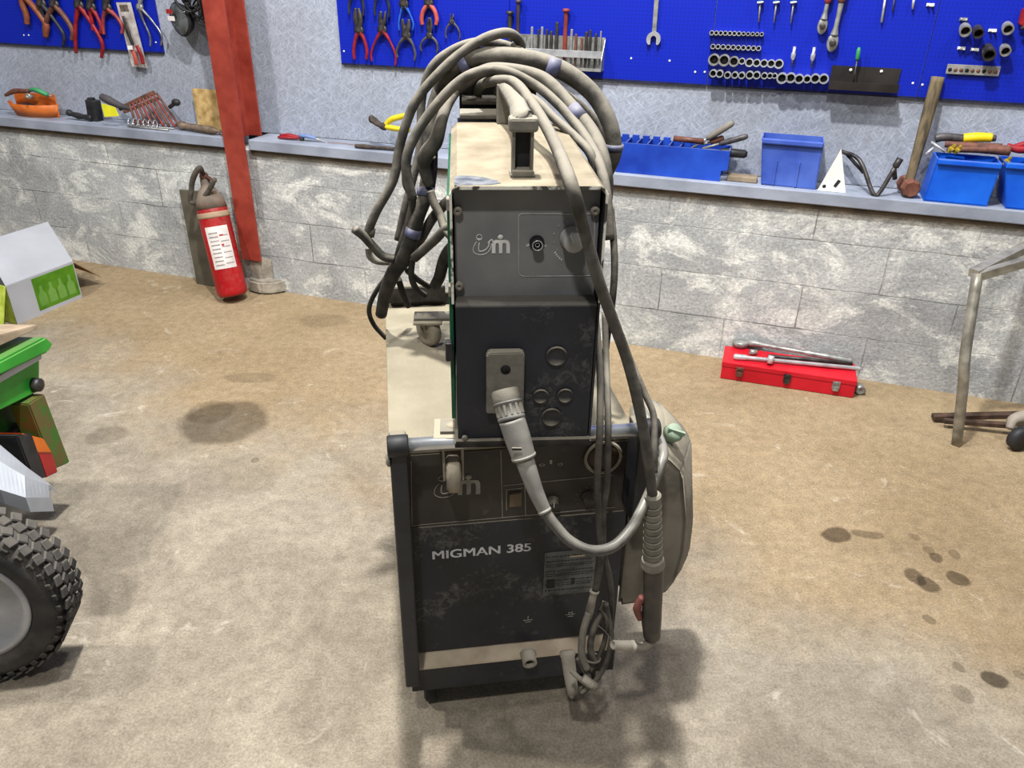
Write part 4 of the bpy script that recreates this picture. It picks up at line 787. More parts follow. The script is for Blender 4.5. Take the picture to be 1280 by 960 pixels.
# trolley jack, cut by the right edge
t = thing('trolley_jack', WORLD, WORLD.pix(1270, 550, 0, 2), 'dark rusty jack with two long arms and a black wheel, cut by the right edge', 'jack')
m_jk = mat('rusty_dark_iron', (52, 40, 34), (86, 66, 54), scale=24, rough=.75)
a = MB(); A = WORLD.pix(1166, 521, .02, 2); B = WORLD.pix(1300, 518, .06, 2); a.bar(A, B, .03, .018); a.build('arm', m_jk, t)
a = MB(); A = WORLD.pix(1180, 526, .03, 2); B = WORLD.pix(1262, 532, .04, 2); a.bar(A, B, .02, .016); a.build('arm', m_jk, t)
a = MB(); A = WORLD.pix(1262, 536, .06, 2); a.tube([A, WORLD.pix(1268, 524, .09, 2), WORLD.pix(1290, 520, .1, 2)], [.014, .022, .03], seg=8); a.build('bracket', mat('grey_casting', (130, 122, 112), (160, 150, 138)), t)
wc = WORLD.pix(1277, 548, .05, 2); a = MB(); a.lathe([(0, .03), (.006, .048), (.035, .048), (.041, .03)], wc+Vector((0, -.02, 0)), (-.2, 1, 0), 22); a.build('wheel', m_black, t)
# ================================================================== GREEN VEHICLE, LEFT
VX = -1.38
m_g = mat('green_enamel', (30, 132, 34), (48, 160, 50), scale=5, rough=.35, dust=(150, 150, 110), dustamt=.35); m_gw = mat('worn_green', (60, 104, 34), (96, 84, 44), scale=22, rough=.7, contrast=(.42, .58)); m_fend = mat('grey_fender', (150, 154, 160), (184, 188, 194), scale=4, rough=.4, metal=.2)
m_wood = mat('worn_bed_board', (128, 110, 90), (168, 150, 126), scale=12, rough=.8)
def X(px, py, x=VX): return WORLD.pix(px, py, x, 0)
t = thing('garden_tractor', WORLD, (-1.6, 1.7, 0), 'green garden tractor with grey fender and big tyre, cut by the left edge', 'tractor')
q = lambda *ps: [(X(*p).y, X(*p).z) for p in ps]
ext = -2.6
def slab(ps, x0, x1, m, name, bev=.004, par=None):
    a = MB(); a.prism(q(*ps), x0, x1, 0, bev); return a.build(name, m, par or t)
slab([(-14, 443), (56, 411), (56, 406), (-14, 425)], ext, VX-.02, m_wood, 'bed_floor', .002)
slab([(-30, 466), (56, 421), (66, 430), (60, 440), (-30, 483)], ext, VX+.004, m_g, 'bed_edge', .006)
slab([(-30, 483), (62, 440), (62, 489), (-30, 535)], ext, VX-.03, m_g, 'rear_panel', .003)
slab([(-30, 478+14), (61, 441), (61, 449), (-30, 502)], VX-.03, VX-.022, m_fend, 'pale_stripe', 0)['label'] = 'pale grey stripe below the bed edge'  # pale grey stripe along the top of the rear panel
slab([(40, 505), (60, 492), (92, 578), (72, 587)], VX-.07, VX-.01, m_gw, 'bracket', .004)
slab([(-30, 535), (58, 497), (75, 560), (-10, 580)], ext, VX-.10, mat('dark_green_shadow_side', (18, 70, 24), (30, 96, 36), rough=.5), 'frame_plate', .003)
a = MB(); p = X(55, 481, VX); a.lathe([(0, .022), (.02, .02), (.024, .012)], p+Vector((-.03, 0, 0)), (1, -.1, 0), 14); a.build('bolt', m_darksteel, t)
# lamp
a = MB(); 
lm = slab([(8, 545), (27, 541), (46, 596), (30, 602)], VX-.16, VX+.03, m_black, 'lamp_housing', .004)
m_am = mat('amber_lens', (196, 92, 10), (216, 112, 24), rough=.2); m_rl = mat('red_lens', (150, 16, 20), (176, 28, 30), rough=.2)
slab([(16, 541), (44, 548), (55, 566), (36, 566)], VX-.12, VX+.026, m_am, 'amber_lens', .003, lm); slab([(36, 566), (55, 566), (62, 590), (47, 597)], VX-.12, VX+.026, m_rl, 'red_lens', .003, lm)
# fender: curved sheet over the wheel
fx = -1.0
pts = [WORLD.pix(x, y, z, 2) for x, y, z in ((-40, 545, .47), (0, 556, .45), (35, 585, .40), (64, 606, .34))]
ins = [WORLD.pix(x, y, z, 2) for x, y, z in ((-40, 600, .45), (0, 612, .42), (32, 622, .385), (62, 622, .325))]
a = MB(); vs = []; fs = []
N_ = 18
def cr(P, t_):
    i = min(int(t_*(len(P)-1)), len(P)-2); f = t_*(len(P)-1)-i; return P[i].lerp(P[i+1], f)
for j in range(N_+1):
    f = j/N_; A = cr(pts, f); B = cr(ins, f); vs += [A+Vector((0, .02, -.05)), A, A.lerp(B, .5)+Vector((0, 0, .02)), B, B+Vector((0, 0, -.045)), B.lerp(A, .5)+Vector((0, 0, .008)), A+Vector((0, -.006, -.012))]
for j in range(N_):
    for k in range(7): k2 = (k+1) % 7; fs.append((j*7+k, (j+1)*7+k, (j+1)*7+k2, j*7+k2))
fs.append(tuple(range(7))); fs.append(tuple(N_*7+k for k in range(7)))
a._add(vs, fs); a.build('fender', m_fend, t)
# wheel
WC = Vector((-1.285, 1.335, .248)); WY = .16; WF = Frame(WC, WY)
m_tyre = mat('tyre_rubber', (34, 34, 36), (62, 60, 58), scale=12, rough=.75, dust=(110, 104, 94), dustamt=.5, bump=.2)
m_rim = mat('rim_paint', (150, 152, 158), (182, 184, 190), scale=10, rough=.4, metal=.3)
wt = MB(); r0, r1, w_ = .155, .243, .115
prof = [(-.0+.02, r0), (0, r0+.012), (-.008, r0+.045), (.004, r1-.022), (.02, r1-.012), (.05, r1-.006), (w_-.05, r1-.006), (w_-.02, r1-.012), (w_, r1-.03), (w_, r0+.01), (w_-.02, r0)]
o_ = Vector((0, 0, 0))
wheel = None
def tolocal(v): return v
a = MB(); a.lathe(prof, (0, 0, 0), (0, 1, 0), 64)
n = 42
for i in range(n):
    for k, (y_, off, ln) in enumerate(((.018, 0, .028), (.044, .5, .026), (.071, 0, .026), (.097, .5, .028))):
        an = 2*PI*(i+off)/n; R_ = Matrix.Rotation(-an, 3, 'Y'); c_ = R_ @ Vector((0, 0, r1-.004)); rr = R_ @ Matrix.Rotation(.35 if k % 2 else -.35, 3, 'Z')
        a.box((c_.x, y_, c_.z), (.026, ln, .007), rr, bev=.003, seg=1)
    an = 2*PI*i/n; R_ = Matrix.Rotation(-an, 3, 'Y'); c_ = R_ @ Vector((0, 0, r1-.02)); a.box((c_.x, .001, c_.z), (.018, .006, .014), R_, bev=.003, seg=1)
tyre_bm = a.bm
def wheel_part(bmv, name, m, par):
    M_ = WF.M
    for v in bmv.bm.verts: v.co = M_ @ v.co
    return bmv.build(name, m, par)
wh = wheel_part(a, 'wheel', m_tyre, t)
a = MB(); a.lathe([(.018, r0+.004), (.004, r0+.006), (.004, r0-.01), (.02, r0-.02), (.03, r0-.04), (.075, r0-.055), (.085, r0-.10), (.07, .05), (.05, .045), (.045, .03), (.045, .001)], (0, 0, 0), (0, 1, 0), 48); wheel_part(a, 'rim', m_rim, wh)
a = MB(); a.lathe([(.02, .001), (.022, .03), (.05, .034), (.06, .034)], (0, 0, 0), (0, 1, 0), 20); wheel_part(a, 'hub_cap', m_black, wh)
for i in range(5):
    an = 2*PI*i/5+.3; a = MB(); a.lathe([(0, .008), (.012, .008), (.014, .005)], (.075*math.cos(an), .078, .075*math.sin(an)), (0, -1, 0), 6, smooth=False); wheel_part(a, 'wheel_nut', m_darksteel, wh)
a = MB(); a.tube([(.105, .06, .07), (.10, .03, .062), (.095, .012, .058)], .005, seg=8); wheel_part(a, 'valve', m_black, wh)
# chassis and axle behind the fender, carrying bed and wheel
a = MB(); a.box((-1.95, 1.75, .30), (1.0, .5, .12), bev=.01); a.cyl((-1.55, 1.9, .26), tuple(WF.M @ Vector((0, .1, 0))), .022); a.box((-1.6, 1.85, .36), (.2, .2, .2)); a.build('chassis', m_black, t)
a = MB(); a.box((-2.1, 1.9, .43), (.9, .12, .2)); a.build('bed_support', m_g, t)
# ================================================================== THE WELDER ON ITS TROLLEY
M = lambda px, py, y=0.0: MACH.pix(px, py, y)
TOP = .745
m_navy = mat('dark_charcoal_paint', (30, 31, 35), (47, 48, 53), scale=7, rough=.5, dust=DUST, dustamt=.9, bump=.08, detail=10, spec=.4)
def scratched(name, c1, c2, sc):
    m = mat(name, c1, c2, scale=6, rough=.5, dust=DUST, dustamt=.28 if name.endswith('front') else .9, detail=10)
    nt = m.node_tree; N = nt.nodes; L = nt.links; b = N['Principled BSDF']; src = b.inputs['Base Color'].links[0].from_socket
    tc = N.new('ShaderNodeTexCoord'); n = N.new('ShaderNodeTexNoise'); n.inputs['Scale'].default_value = 55; n.inputs['Detail'].default_value = 10; n.inputs['Roughness'].default_value = .8; n.inputs['Distortion'].default_value = 1.2; L.new(tc.outputs['Object'], n.inputs['Vector'])
    n2 = N.new('ShaderNodeTexNoise'); n2.inputs['Scale'].default_value = 9; n2.inputs['Detail'].default_value = 4; L.new(tc.outputs['Object'], n2.inputs['Vector'])
    ml = N.new('ShaderNodeMath'); ml.operation = 'MULTIPLY'; L.new(n.outputs[0], ml.inputs[0]); L.new(n2.outputs[0], ml.inputs[1])
    r = N.new('ShaderNodeMapRange'); r.inputs[1].default_value = .29; r.inputs[2].default_value = .42; r.inputs[4].default_value = .5; L.new(ml.outputs[0], r.inputs[0])
    x = N.new('ShaderNodeMix'); x.data_type = 'RGBA'; L.new(r.outputs[0], x.inputs[0]); L.new(src, x.inputs[6]); x.inputs[7].default_value = lin(sc); L.new(x.outputs[2], b.inputs['Base Color']); return m
m_low = scratched('scratched_black_panel', (28, 29, 34), (42, 43, 49), (130, 128, 124))
m_low2 = scratched('scratched_black_front', (29, 31, 37), (42, 44, 52), (118, 117, 114))
m_beige = mat('dusty_beige_top', (126, 118, 98), (146, 138, 118), scale=13, rough=.9, dust=(140, 132, 114), dustamt=.5, bump=.3, bscale=80)
m_ctrl = mat('brown_grey_control_panel', (44, 41, 38), (58, 54, 50), scale=10, rough=.5, dust=DUST, dustamt=.9)
m_trim = mat('pale_print_line', (120, 116, 108), (140, 136, 126), scale=40)
m_logo = mat('white_print', (190, 190, 188), (214, 214, 212), scale=60); m_logo2 = mat('dusty_white_print', (128, 126, 118), (156, 152, 144), scale=60)
m_pale = mat('pale_dusty_metal', (138, 133, 122), (166, 160, 148), scale=30, rough=.7, dust=(160, 152, 138), dustamt=.6)
m_galv = mat('zinc_tube', (176, 180, 184), (208, 211, 214), scale=12, rough=.3, metal=.8)
m_dusty = mat('dust_covered_grey', (98, 95, 88), (124, 120, 111), scale=22, rough=.85, dust=(140, 134, 120), dustamt=.7, bump=.15, bscale=120)
m_rubber = mat('dusty_rubber_hose', (52, 50, 47), (84, 81, 75), scale=26, rough=.85, dust=(128, 122, 110), dustamt=.9, bump=.1, bscale=150)
m_rubber_dark = mat('dark_dusty_hose', (30, 29, 28), (58, 55, 51), scale=30, rough=.85, dust=(134, 128, 114), dustamt=.8, bump=.1, bscale=150)
m_tape = mat('bluish_tape', (74, 78, 108), (104, 108, 138), scale=30, rough=.6, dust=DUST, dustamt=.4)
m_castor = mat('dusty_castor', (122, 115, 102), (154, 146, 130), scale=30, rough=.85, dust=(166, 156, 136), dustamt=.8)

t = thing('welding_machine', MACH, (0, .4, 0), 'big dusty black MIG welding power source on casters in the centre', 'welding machine')
wm = t
XL, XR = -.242, .24
a = MB(); a.box(((XL+XR)/2, .385, (.11+TOP)/2), (XR-XL, .76, TOP-.11), bev=.004); a.build('cabinet', m_navy, t)
a = MB(); a.box(((XL+XR)/2-.004, .38, TOP+.003), (XR-XL+.02, .775, .008), bev=.003); a.build('top_plate', m_beige, t)['label'] = 'top plate thick with beige dust'
zc = M(515, 657).z
a = MB(); a.box(((XL+XR)/2, -.001, (TOP-.004+zc)/2), (XR-XL-.006, .012, TOP-.004-zc), bev=.001); cp = a.build('control_panel', m_ctrl, t); cp['label'] = 'brown-grey control panel'
def line(p, q_, y, par, m=None, r=.0012):
    A = M(*p, y); B = M(*q_, y); a = MB(); a.bar(A, B, .0008, r*1.3); return a.build('printed_line', m or m_trim, par)
yp = -.0075
for p, q_ in (((514, 576), (515, 657)), ((515, 657), (628, 647)), ((626, 563), (628, 647)), ((628, 647), (768, 634)), ((629, 607), (766, 594)), ((656, 605), (657, 645)), ((633, 612), (633, 638)), ((633, 612), (653, 610))): line(p, q_, yp, cp, r=.0014)
def lettering(s, px0, py0, px1, m, par, y, size=.02, bold=0, frame=MACH):
    A = frame.pix(px0, py0, y); B = frame.pix(px1, py0, y); return text(s, size, m, 'lettering', par, A, None, bold, width=(B.x-A.x))
def logo(px, m, par):
    """printed mark: a sitting outline figure beside a letter m with a dot; px maps the mark's own units to the panel"""
    k = (px(1, 0)-px(0, 0)).length
    a = MB(); c = px(262, 462)
    a.torus(c, (0, 1, 0), 20*k, 3*k, seg=18, sg=6)
    a.tube([px(x, y) for x, y in ((245, 490), (226, 520), (222, 555), (245, 574), (275, 578), (310, 568), (335, 540), (345, 505))], 3.2*k, seg=6)
    a.tube([px(x, y) for x, y in ((262, 498), (258, 525), (262, 552), (290, 552), (318, 530), (330, 495))], 4.5*k, seg=6)
    a.tube([px(x, y) for x, y in ((250, 470), (262, 474), (276, 470))], 4*k, seg=6); a.tube([px(x, y) for x, y in ((318, 500), (345, 478), (356, 500))], 5*k, seg=6)
    a.build('logo_figure', m, par)
    a = MB()
    def pr(ps): 
        P = [px(*p) for p in ps]; a.prism([(v.x, v.z) for v in P], P[0].y-.0006, P[0].y+.0006)
    pr([(346, 505), (360, 485), (372, 480), (440, 480), (458, 486), (466, 505), (466, 568), (442, 568), (442, 508), (436, 500), (420, 500), (416, 508), (416, 568), (393, 568), (393, 508), (388, 500), (376, 500), (370, 508), (370, 568), (346, 568)])
    a.lathe([(0, 19*k), (.001, 19*k)], px(403, 461), (0, -1, 0), 18); a.build('logo_letter', m, par)
logo(lambda u, v: M(543+(u-222)*.235, 594+(v-440)*.205-(u-222)*.012, yp), m_logo2, cp)
# knobs, button, gauge
def knob(px, py, r, L_, par, frame, y, m=None, name='knob', ptr=None, lab=None):
    c = frame.pix(px, py, y); a = MB(); a.lathe([(0, r*1.15), (L_*.2, r*1.12), (L_*.25, r*.95), (L_*.92, r*.88), (L_, r*.8)], c, (0, -1, 0), 24)
    o = a.build(name, m or m_dusty, par)
    if ptr is not None:
        a = MB(); a.bar(c+Vector((0, -L_-.0005, 0)), c+Vector((r*.8*math.sin(ptr), -L_-.0005, r*.8*math.cos(ptr))), .0012, .0016, up=(0, 1, 0)); a.build('pointer', m_logo, o)
    return o
m_dk = mat('dark_knob', (36, 35, 34), (54, 52, 50), rough=.5, dust=DUST, dustamt=.5)
knob(690, 627, .014, .020, t, MACH, -.007, m_dk, ptr=0); knob(735, 621, .014, .016, t, MACH, -.007, m_dk)
for px, py in ((644, 624),): a = MB(); p = M(px, py, -.008); a.box(p, (.026, .01, .034), bev=.002); a.build('rocker_switch', mat('brown_rocker', (86, 74, 56), (104, 90, 70), rough=.5), t)
for i in range(9):
    an = -2.2+i*.5; c = M(735, 621, yp); a = MB(); a.ball(c+Vector((.026*math.sin(an), 0, .026*math.cos(an))), .0016, seg=6); a.build('scale_mark', m_trim, cp)
a = MB(); a.torus(M(754, 572, -.012), (0, 1, 0), .037, .0035, seg=36, sg=8); a.build('gauge_ring', m_castor, t); a = MB(); a.lathe([(0, .036), (.006, .034)], M(754, 572, -.004), (0, -1, 0), 28); a.build('gauge_face', mat('gauge_brown', (66, 54, 44), (84, 70, 58)), t)
for s, x, y, w in (('o', 674, 583, 7), ('l', 687, 580, 3), ('o', 697, 582, 6)): lettering(s, x, y, x+w, m_logo2, cp, yp, .014)
# lower panel
zb_ = M(525, 812).z; zz_ = M(525, 832, -.03).z
a = MB(); a.box(((XL+XR)/2, -.003, (zc+zb_)/2), (XR-XL-.002, .012, zc-zb_), bev=.0015); lp = a.build('lower_panel', m_low, t)
tx = lettering('MIGMAN 385', 541, 699, 663, mat('panel_lettering', (176, 176, 178), (196, 196, 198), scale=60), lp, -.0095, .031, .0007)
a = MB(); p0 = M(681, 691, -.0095); p1 = M(741, 739, -.0095); a.box(((p0.x+p1.x)/2, -.0098, (p0.z+p1.z)/2), (p1.x-p0.x, .0012, p0.z-p1.z)); rp = a.build('rating_plate', mat('plate_grey', (66, 68, 68), (96, 98, 98), scale=30, rough=.35, metal=.3), t)
rnd = random.Random(3); PW = p1.x-p0.x; PH = p0.z-p1.z
for i in range(8):
    z = p0.z-(i+.9)*PH/9; a = MB(); x = p0.x+.004
    while x < p1.x-.008:
        w_ = rnd.uniform(.0015, .006); a.box((x+w_/2, -.0108, z+rnd.uniform(-.0005, .0005)), (w_, .0006, rnd.uniform(.0012, .0035))); x += w_+rnd.uniform(.0008, .003)
    a.build('small_print', m_black, rp)
a = MB(); a.box((p0.x+PW*.14, -.0108, p0.z-PH*.72), (PW*.16, .0007, PH*.2)); a.build('plate_box', m_black, rp); a = MB(); a.box((p0.x+PW*.58, -.0109, p0.z-PH*.7), (PW*.07, .0007, PH*.14)); a.build('plate_box', m_black, rp)
for k in (.28, .5, .72): a = MB(); a.box(((p0.x+p1.x)/2, -.0106, p0.z-k*(p0.z-p1.z)), (p1.x-p0.x-.006, .0008, .0009)); a.build('plate_rule', m_black, rp)
a = MB(); a.box((M(722, 694, -.011).x, -.011, M(722, 695, -.011).z), (.034, .0008, .004)); a.build('number_strip', mat('strip_beige', (150, 140, 110), (166, 156, 128)), rp)
for cx_, cy_ in ((660, 775), (713, 768)):
    a = MB(); c = M(cx_, cy_, -.0095); a.box(c, (.022, .0006, .0016)); a.box(c+Vector((0, 0, -.006)), (.013, .0006, .0016))
    if cx_ < 700: a.box(c+Vector((0, 0, .006)), (.0016, .0006, .012))
    else: a.torus(c+Vector((0, 0, .002)), (0, 1, 0), .004, .0007, seg=14, sg=4, a0=PI, a1=2*PI); a.box(c+Vector((-.004, 0, .005)), (.0016, .0006, .007)); a.box(c+Vector((.004, 0, .005)), (.0016, .0006, .007))
    a.build('socket_symbol', m_logo2, lp)
# dusty ledge and lower strip
a = MB(); a.prism([(.0, zb_), (-.034, zb_-.022), (-.036, zb_-.026), (0, zb_-.026)], XL+.004, XR-.002, 0); a.build('sloping_ledge', mat('ledge_dust', (150, 136, 118), (176, 162, 142), scale=20, rough=.9), t)['label'] = 'ledge covered with pale dust'
zl = zb_-.026
a = MB(); a.box(((XL+XR)/2, -.016, (zl+.108)/2), (XR-XL-.004, .038, zl-.108), bev=.002); a.build('socket_strip', m_navy, t)
ys = -.036
def sock(px, py, L_=.03):
    c = M(px, py, ys-L_*.8); c.y = ys; a = MB(); a.lathe([(0, .019), (.004, .019), (.004, .0165), (L_, .0165), (L_, .0115), (L_-.012, .0105), (L_-.012, .0003)], c, (0, -1, -.1), 24, smooth=False); o = a.build('output_socket', m_pale, t)
    a = MB(); a.lathe([(0, .0105), (.001, .0105)], c+Vector((0, -(L_-.0115), -.1*L_)), (0, -1, -.1), 20); a.build('socket_hole', m_hole, o); return c
sock(662, 826)
# left and right uprights, bar
ZB = M(650, 547, -.078).z
UL = M(489, 600, -.078).x; UR = M(820, 545, -.078).x; UB = M(508, 859, -.078).z
for sx_, (xa_, xb_) in ((-1, (UL, UL+.032)), (1, (UR-.032, UR))):
    ub = UB if sx_ < 0 else M(805, 652, -.078).z
    a = MB(); a.box(((xa_+xb_)/2, -.042, (ub+ZB-.012)/2), (xb_-xa_, .078, ZB-.012-ub), bev=.004); a.build('upright', m_navy, t)
    a = MB(); a.box(((xa_+xb_)/2, .0, ub+.06), (xb_-xa_, .1, .05), bev=.003); a.build('side_bracket', m_navy, t)
    xo = xa_ if sx_ < 0 else xb_
    a = MB(); a.lathe([(0, .019), (.003, .021), (.036, .021), (.039, .019)], (xo-.036 if sx_ > 0 else xo-.003, -.078, ZB), (1, 0, 0), 22); a.build('bar_end_cap', m_black, t)
    a = MB(); a.lathe([(0, .014), (.004, .014), (.007, .009)], (xo, -.075, ZB-.03), (sx_, 0, 0), 14); a.build('bolt', m_dusty, t)
a = MB(); a.cyl((UL+.01, -.078, ZB), (UR-.01, -.078, ZB), .0135, seg=20); a.build('front_bar', m_galv, t)['label'] = 'bright zinc-plated cross bar'
# underside casters
def castor(x, y, r, w, par, zt, ztop, m=m_castor, face=(1, 0, 0), frame_m=None, nm='castor'):
    a = MB(); f = Vector(face).normalized(); s_ = Vector((-f.y, f.x, 0)); c = Vector((x, y, zt+r))
    a.box((x, y, ztop-.004), (.07, .07, .007), bev=.002)
    for k in (-1, 1):
        q0 = c+f*k*(w/2+.004); a.bar(q0+Vector((0, 0, -.008)), Vector((x, y, ztop-.006))+f*k*(w/2+.004), .024 if abs(f.x) < .5 else .024, .004, up=f)
    a.lathe([(0, .012), (.008, .012)], Vector((x, y, ztop)), (0, 0, 1), 12)
    o = a.build(nm, m, par); a = MB(); a.lathe([(0, r*.8), (w*.18, r), (w*.82, r), (w, r*.8)], c-f*w/2, f, 26); a.lathe([(0, r*.3), (w+.012, r*.3)], c-f*(w/2+.006), f, 14); a.build('castor_wheel', frame_m or m_castor, o); return o
castor(-.198, .045, .045, .03, t, .0, .112, frame_m=m_black); castor(.195, .045, .045, .03, t, .0, .112, frame_m=m_black)
castor(-.21, .68, .05, .03, t, .0, .112, frame_m=m_black); castor(.21, .68, .05, .03, t, .0, .112, frame_m=m_black)
# rear dusty rail on the top
a = MB(); a.box((-.17, .73, TOP+.045), (.16, .04, .05), bev=.006); a.box((.17, .73, TOP+.045), (.16, .04, .05), bev=.006); a.box((0, .735, TOP+.025), (.48, .025, .038), bev=.004); a.build('rear_rail', m_rubber_dark, t)
# side tank
FR = [M(x, y, .0) for x, y in ((790, 566), (812, 560), (834, 566), (854, 586), (859, 650), (855, 692), (845, 724), (829, 744), (800, 754), (772, 757))]
BK = [M(x, y, .12) for x, y in ((796, 520), (815, 514), (832, 515), (865, 549), (867, 650), (862, 690), (850, 716), (834, 730), (800, 738), (776, 742))]
FM = [a_.lerp(b_, .12)+Vector((0, -.008, 0)) for a_, b_ in zip(FR, BK)]; cen = sum(FR, Vector())/10; FI = [p+(cen-p)*.10 for p in FR]; FI = [Vector((p.x, -.006, p.z)) for p in FI]
a = MB(); vs = FI+FR+BK+[p+Vector((0, .06, 0)) for p in BK]; fs = [tuple(range(10)), tuple(range(30, 40))]
for k in range(3):
    for q_ in range(10): fs.append((k*10+q_, k*10+(q_+1) % 10, (k+1)*10+(q_+1) % 10, (k+1)*10+q_))
a._add(vs, fs); bmesh.ops.recalc_face_normals(a.bm, faces=a.bm.faces); bmesh.ops.bevel(a.bm, geom=list(a.bm.edges), offset=.008, segments=3, affect='EDGES')
for f_ in a.bm.faces: f_.smooth = True
m_tank = mat('dusty_plastic_side', (92, 88, 80), (122, 116, 106), scale=9, rough=.8, dust=(146, 138, 120), dustamt=.95, bump=.12, bscale=100)
tk = a.build('side_tank', m_tank, t); tk['label'] = 'dust-covered rounded side tank'
c = M(836, 535, .035); c = M(842, 541, .036)
a = MB(); a.lathe([(-.01, .02), (.006, .02), (.012, .013)], c, (.35, -.75, .75), 18); a.bar(c+Vector((-.016, -.006, .014)), c+Vector((.020, -.012, .002)), .008, .008); a.build('filler_cap', mat('green_cap', (96, 122, 100), (130, 150, 128), dust=(150, 160, 142), dustamt=.6), t)

# ================================================================== WIRE FEEDER
F = lambda px, py, y=0.0: FEED.pix(px, py, y)
fz0, fz1, fx = .838, 1.295, .121
t = thing('wire_feeder', FEED, (0, .25, TOP+.007), 'dusty black and green wire feed unit on casters, on top of the welder', 'wire feeder')
wf = t
m_up = mat('grey_feeder_panel', (104, 105, 107), (128, 128, 127), scale=8, rough=.45, detail=10, spec=.35)
m_green = mat('dark_green_enamel', (14, 72, 50), (28, 92, 66), scale=10, rough=.4)
m_chip = mat('chipped_white_edge', (70, 68, 64), (214, 212, 202), scale=38, rough=.7, contrast=(.44, .5), detail=9)
DB = .53
a = MB(); a.prism([(-fx-.002, fz1-.012), (-fx+.010, fz1), (fx-.010, fz1), (fx+.002, fz1-.012), (fx-.002, fz1-.012), (fx-.012, fz1-.004), (-fx+.012, fz1-.004), (-fx+.002, fz1-.012)], .0, DB, 1); 
m_ftop = mat('dusty_feeder_top', (116, 106, 88), (146, 136, 116), scale=16, rough=.92, bump=.35, bscale=70, contrast=(.3, .7))
a.build('top_cover', m_ftop, t)['label'] = 'top cover thick with beige dust'
a = MB(); p = FEED.pix(583, 217, fz1, 2); q = FEED.pix(618, 222, fz1, 2)
PX0 = -fx+.006; a.prism([(PX0, .004), (PX0+.055, .006), (PX0+.072, .016), (PX0+.066, .034), (PX0+.048, .052), (PX0+.03, .062), (PX0+.012, .066), (PX0, .058)], fz1, fz1+.0006, 2); a.build('rubbed_patch', mat('rubbed_grey', (62, 66, 76), (112, 114, 118), scale=40, rough=.5, contrast=(.4, .6)), t)['label'] = 'patch rubbed clean of dust'
a = MB(); a.box((0, DB/2+.02, (fz0+fz1)/2-.006), (2*fx-.006, DB-.045, fz1-fz0-.022)); a.build('housing', m_navy, t)
a = MB(); a.box((-fx-.003, DB/2+.01, (fz0+.03+fz1-.02)/2), (.007, DB-.02, fz1-fz0-.055), bev=.001); a.build('side_door', m_green, t)['label'] = 'dark green side door'
a = MB(); a.box((fx, DB/2, (fz0+fz1)/2-.005), (.004, DB, fz1-fz0-.016)); a.build('side_plate', m_navy, t)
zs = F(640, 379, 0).z
# chipped lips
a = MB(); n = 24
a.box((0, .001, fz1-.003), (2*fx-.018, .003, .005)); a.box((-fx, -.0, (zs+fz1)/2-.006), (.004, .004, fz1-zs-.012)); a.box((fx, -.0, (zs-.0+fz1)/2-.006), (.004, .004, fz1-zs-.012))
a.tube([(-fx, 0, fz1-.014), (-fx+.004, 0, fz1-.006), (-fx+.012, 0, fz1-.002)], .0022, seg=6); a.tube([(fx, 0, fz1-.014), (fx-.004, 0, fz1-.006), (fx-.012, 0, fz1-.002)], .0022, seg=6)
a.build('chipped_rim', m_chip, t)['label'] = 'rim with chipped white paint'
a = MB(); a.box((0, .030, (zs+fz1)/2-.004), (2*fx-.01, .006, fz1-zs-.006), bev=.001); up_ = a.build('control_panel', m_up, t)
# ridge and lower front
a = MB(); zr = zs
a.prism([(.033, zr+.003), (.002, zr+.001), (-.004, zr-.004), (-.004, zr-.02), (-.001, fz0), (.033, fz0)], -fx+.004, fx-.004, 0, bev=.001); a.build('lower_front', m_low2, t)
a = MB(); a.box((0, .12, fz0-.006), (2*fx+.004, .26, .01), bev=.001); a.box((0, -.004, fz0-.004), (2*fx-.0, .012, .014), bev=.001); a.build('base_plate', m_rubber_dark, t)
for px, py in ((581, 547),): a = MB(); a.lathe([(0, .0055), (.003, .005), (.004, .002)], F(px, py, -.008), (0, -1, 0), 12); a.build('rivet', m_dusty, t)
yu = .0265
for px, py in ((572, 264), (744, 264), (574, 358)):
    a = MB(); c = F(px, py, yu-.006); c.y = yu; a.lathe([(0, .0075), (.008, .0075), (.01, .0055), (.01, .003), (.006, .0003)], c, (0, -1, 0), 14, smooth=False); a.build('screw', m_dusty, t)
z3 = lambda x, y: (550+x/5.333, 210+y/5.333)
m_line = mat('grey_print_line', (150, 150, 148), (172, 172, 170), scale=50)
def fline(pts, par=up_, r=.0008):
    a = MB(); a.tube([F(*z3(*p), yu) for p in pts], r, seg=6, spline=False); return a.build('printed_line', m_line, par)
fline([(640, 305), (545, 305), (530, 312), (524, 328), (524, 690), (531, 710), (548, 722), (640, 722)]); fline([(640, 722), (1005, 718), (1022, 708), (1030, 690), (1030, 340), (1022, 318), (1005, 305), (640, 305)])
logo(lambda u, v: F(*z3(u, v), yu), m_logo, up_)
def marks(cx, cy, R_, a0, a1, n, h):
    c = F(*z3(cx, cy), yu); a = MB()
    for q_ in range(n):
        an = math.radians(a0+(a1-a0)*q_/(n-1)); p = c+Vector((math.sin(an)*R_, 0, math.cos(an)*R_)); w_ = (.0016, .0021, .0012)[q_ % 3]
        a.box(p, (w_, .0006, h), Matrix.Rotation(an, 3, 'Y')); a.box(p+Vector((.0008, 0, (-.001, .001, 0)[q_ % 3])), (.0022, .0006, .0009), Matrix.Rotation(an, 3, 'Y'))
    a.build('small_print', m_logo, up_)
marks(635, 620, .030, -28, 32, 12, .0036); marks(893, 500, .034, -145, -118, 5, .003)
a = MB()
for q_ in range(5): a.box(F(*z3(915+q_*25, 880), yu), (.0035 if q_ % 2 else .0026, .0006, .0018))
a.build('small_print', m_logo, up_)
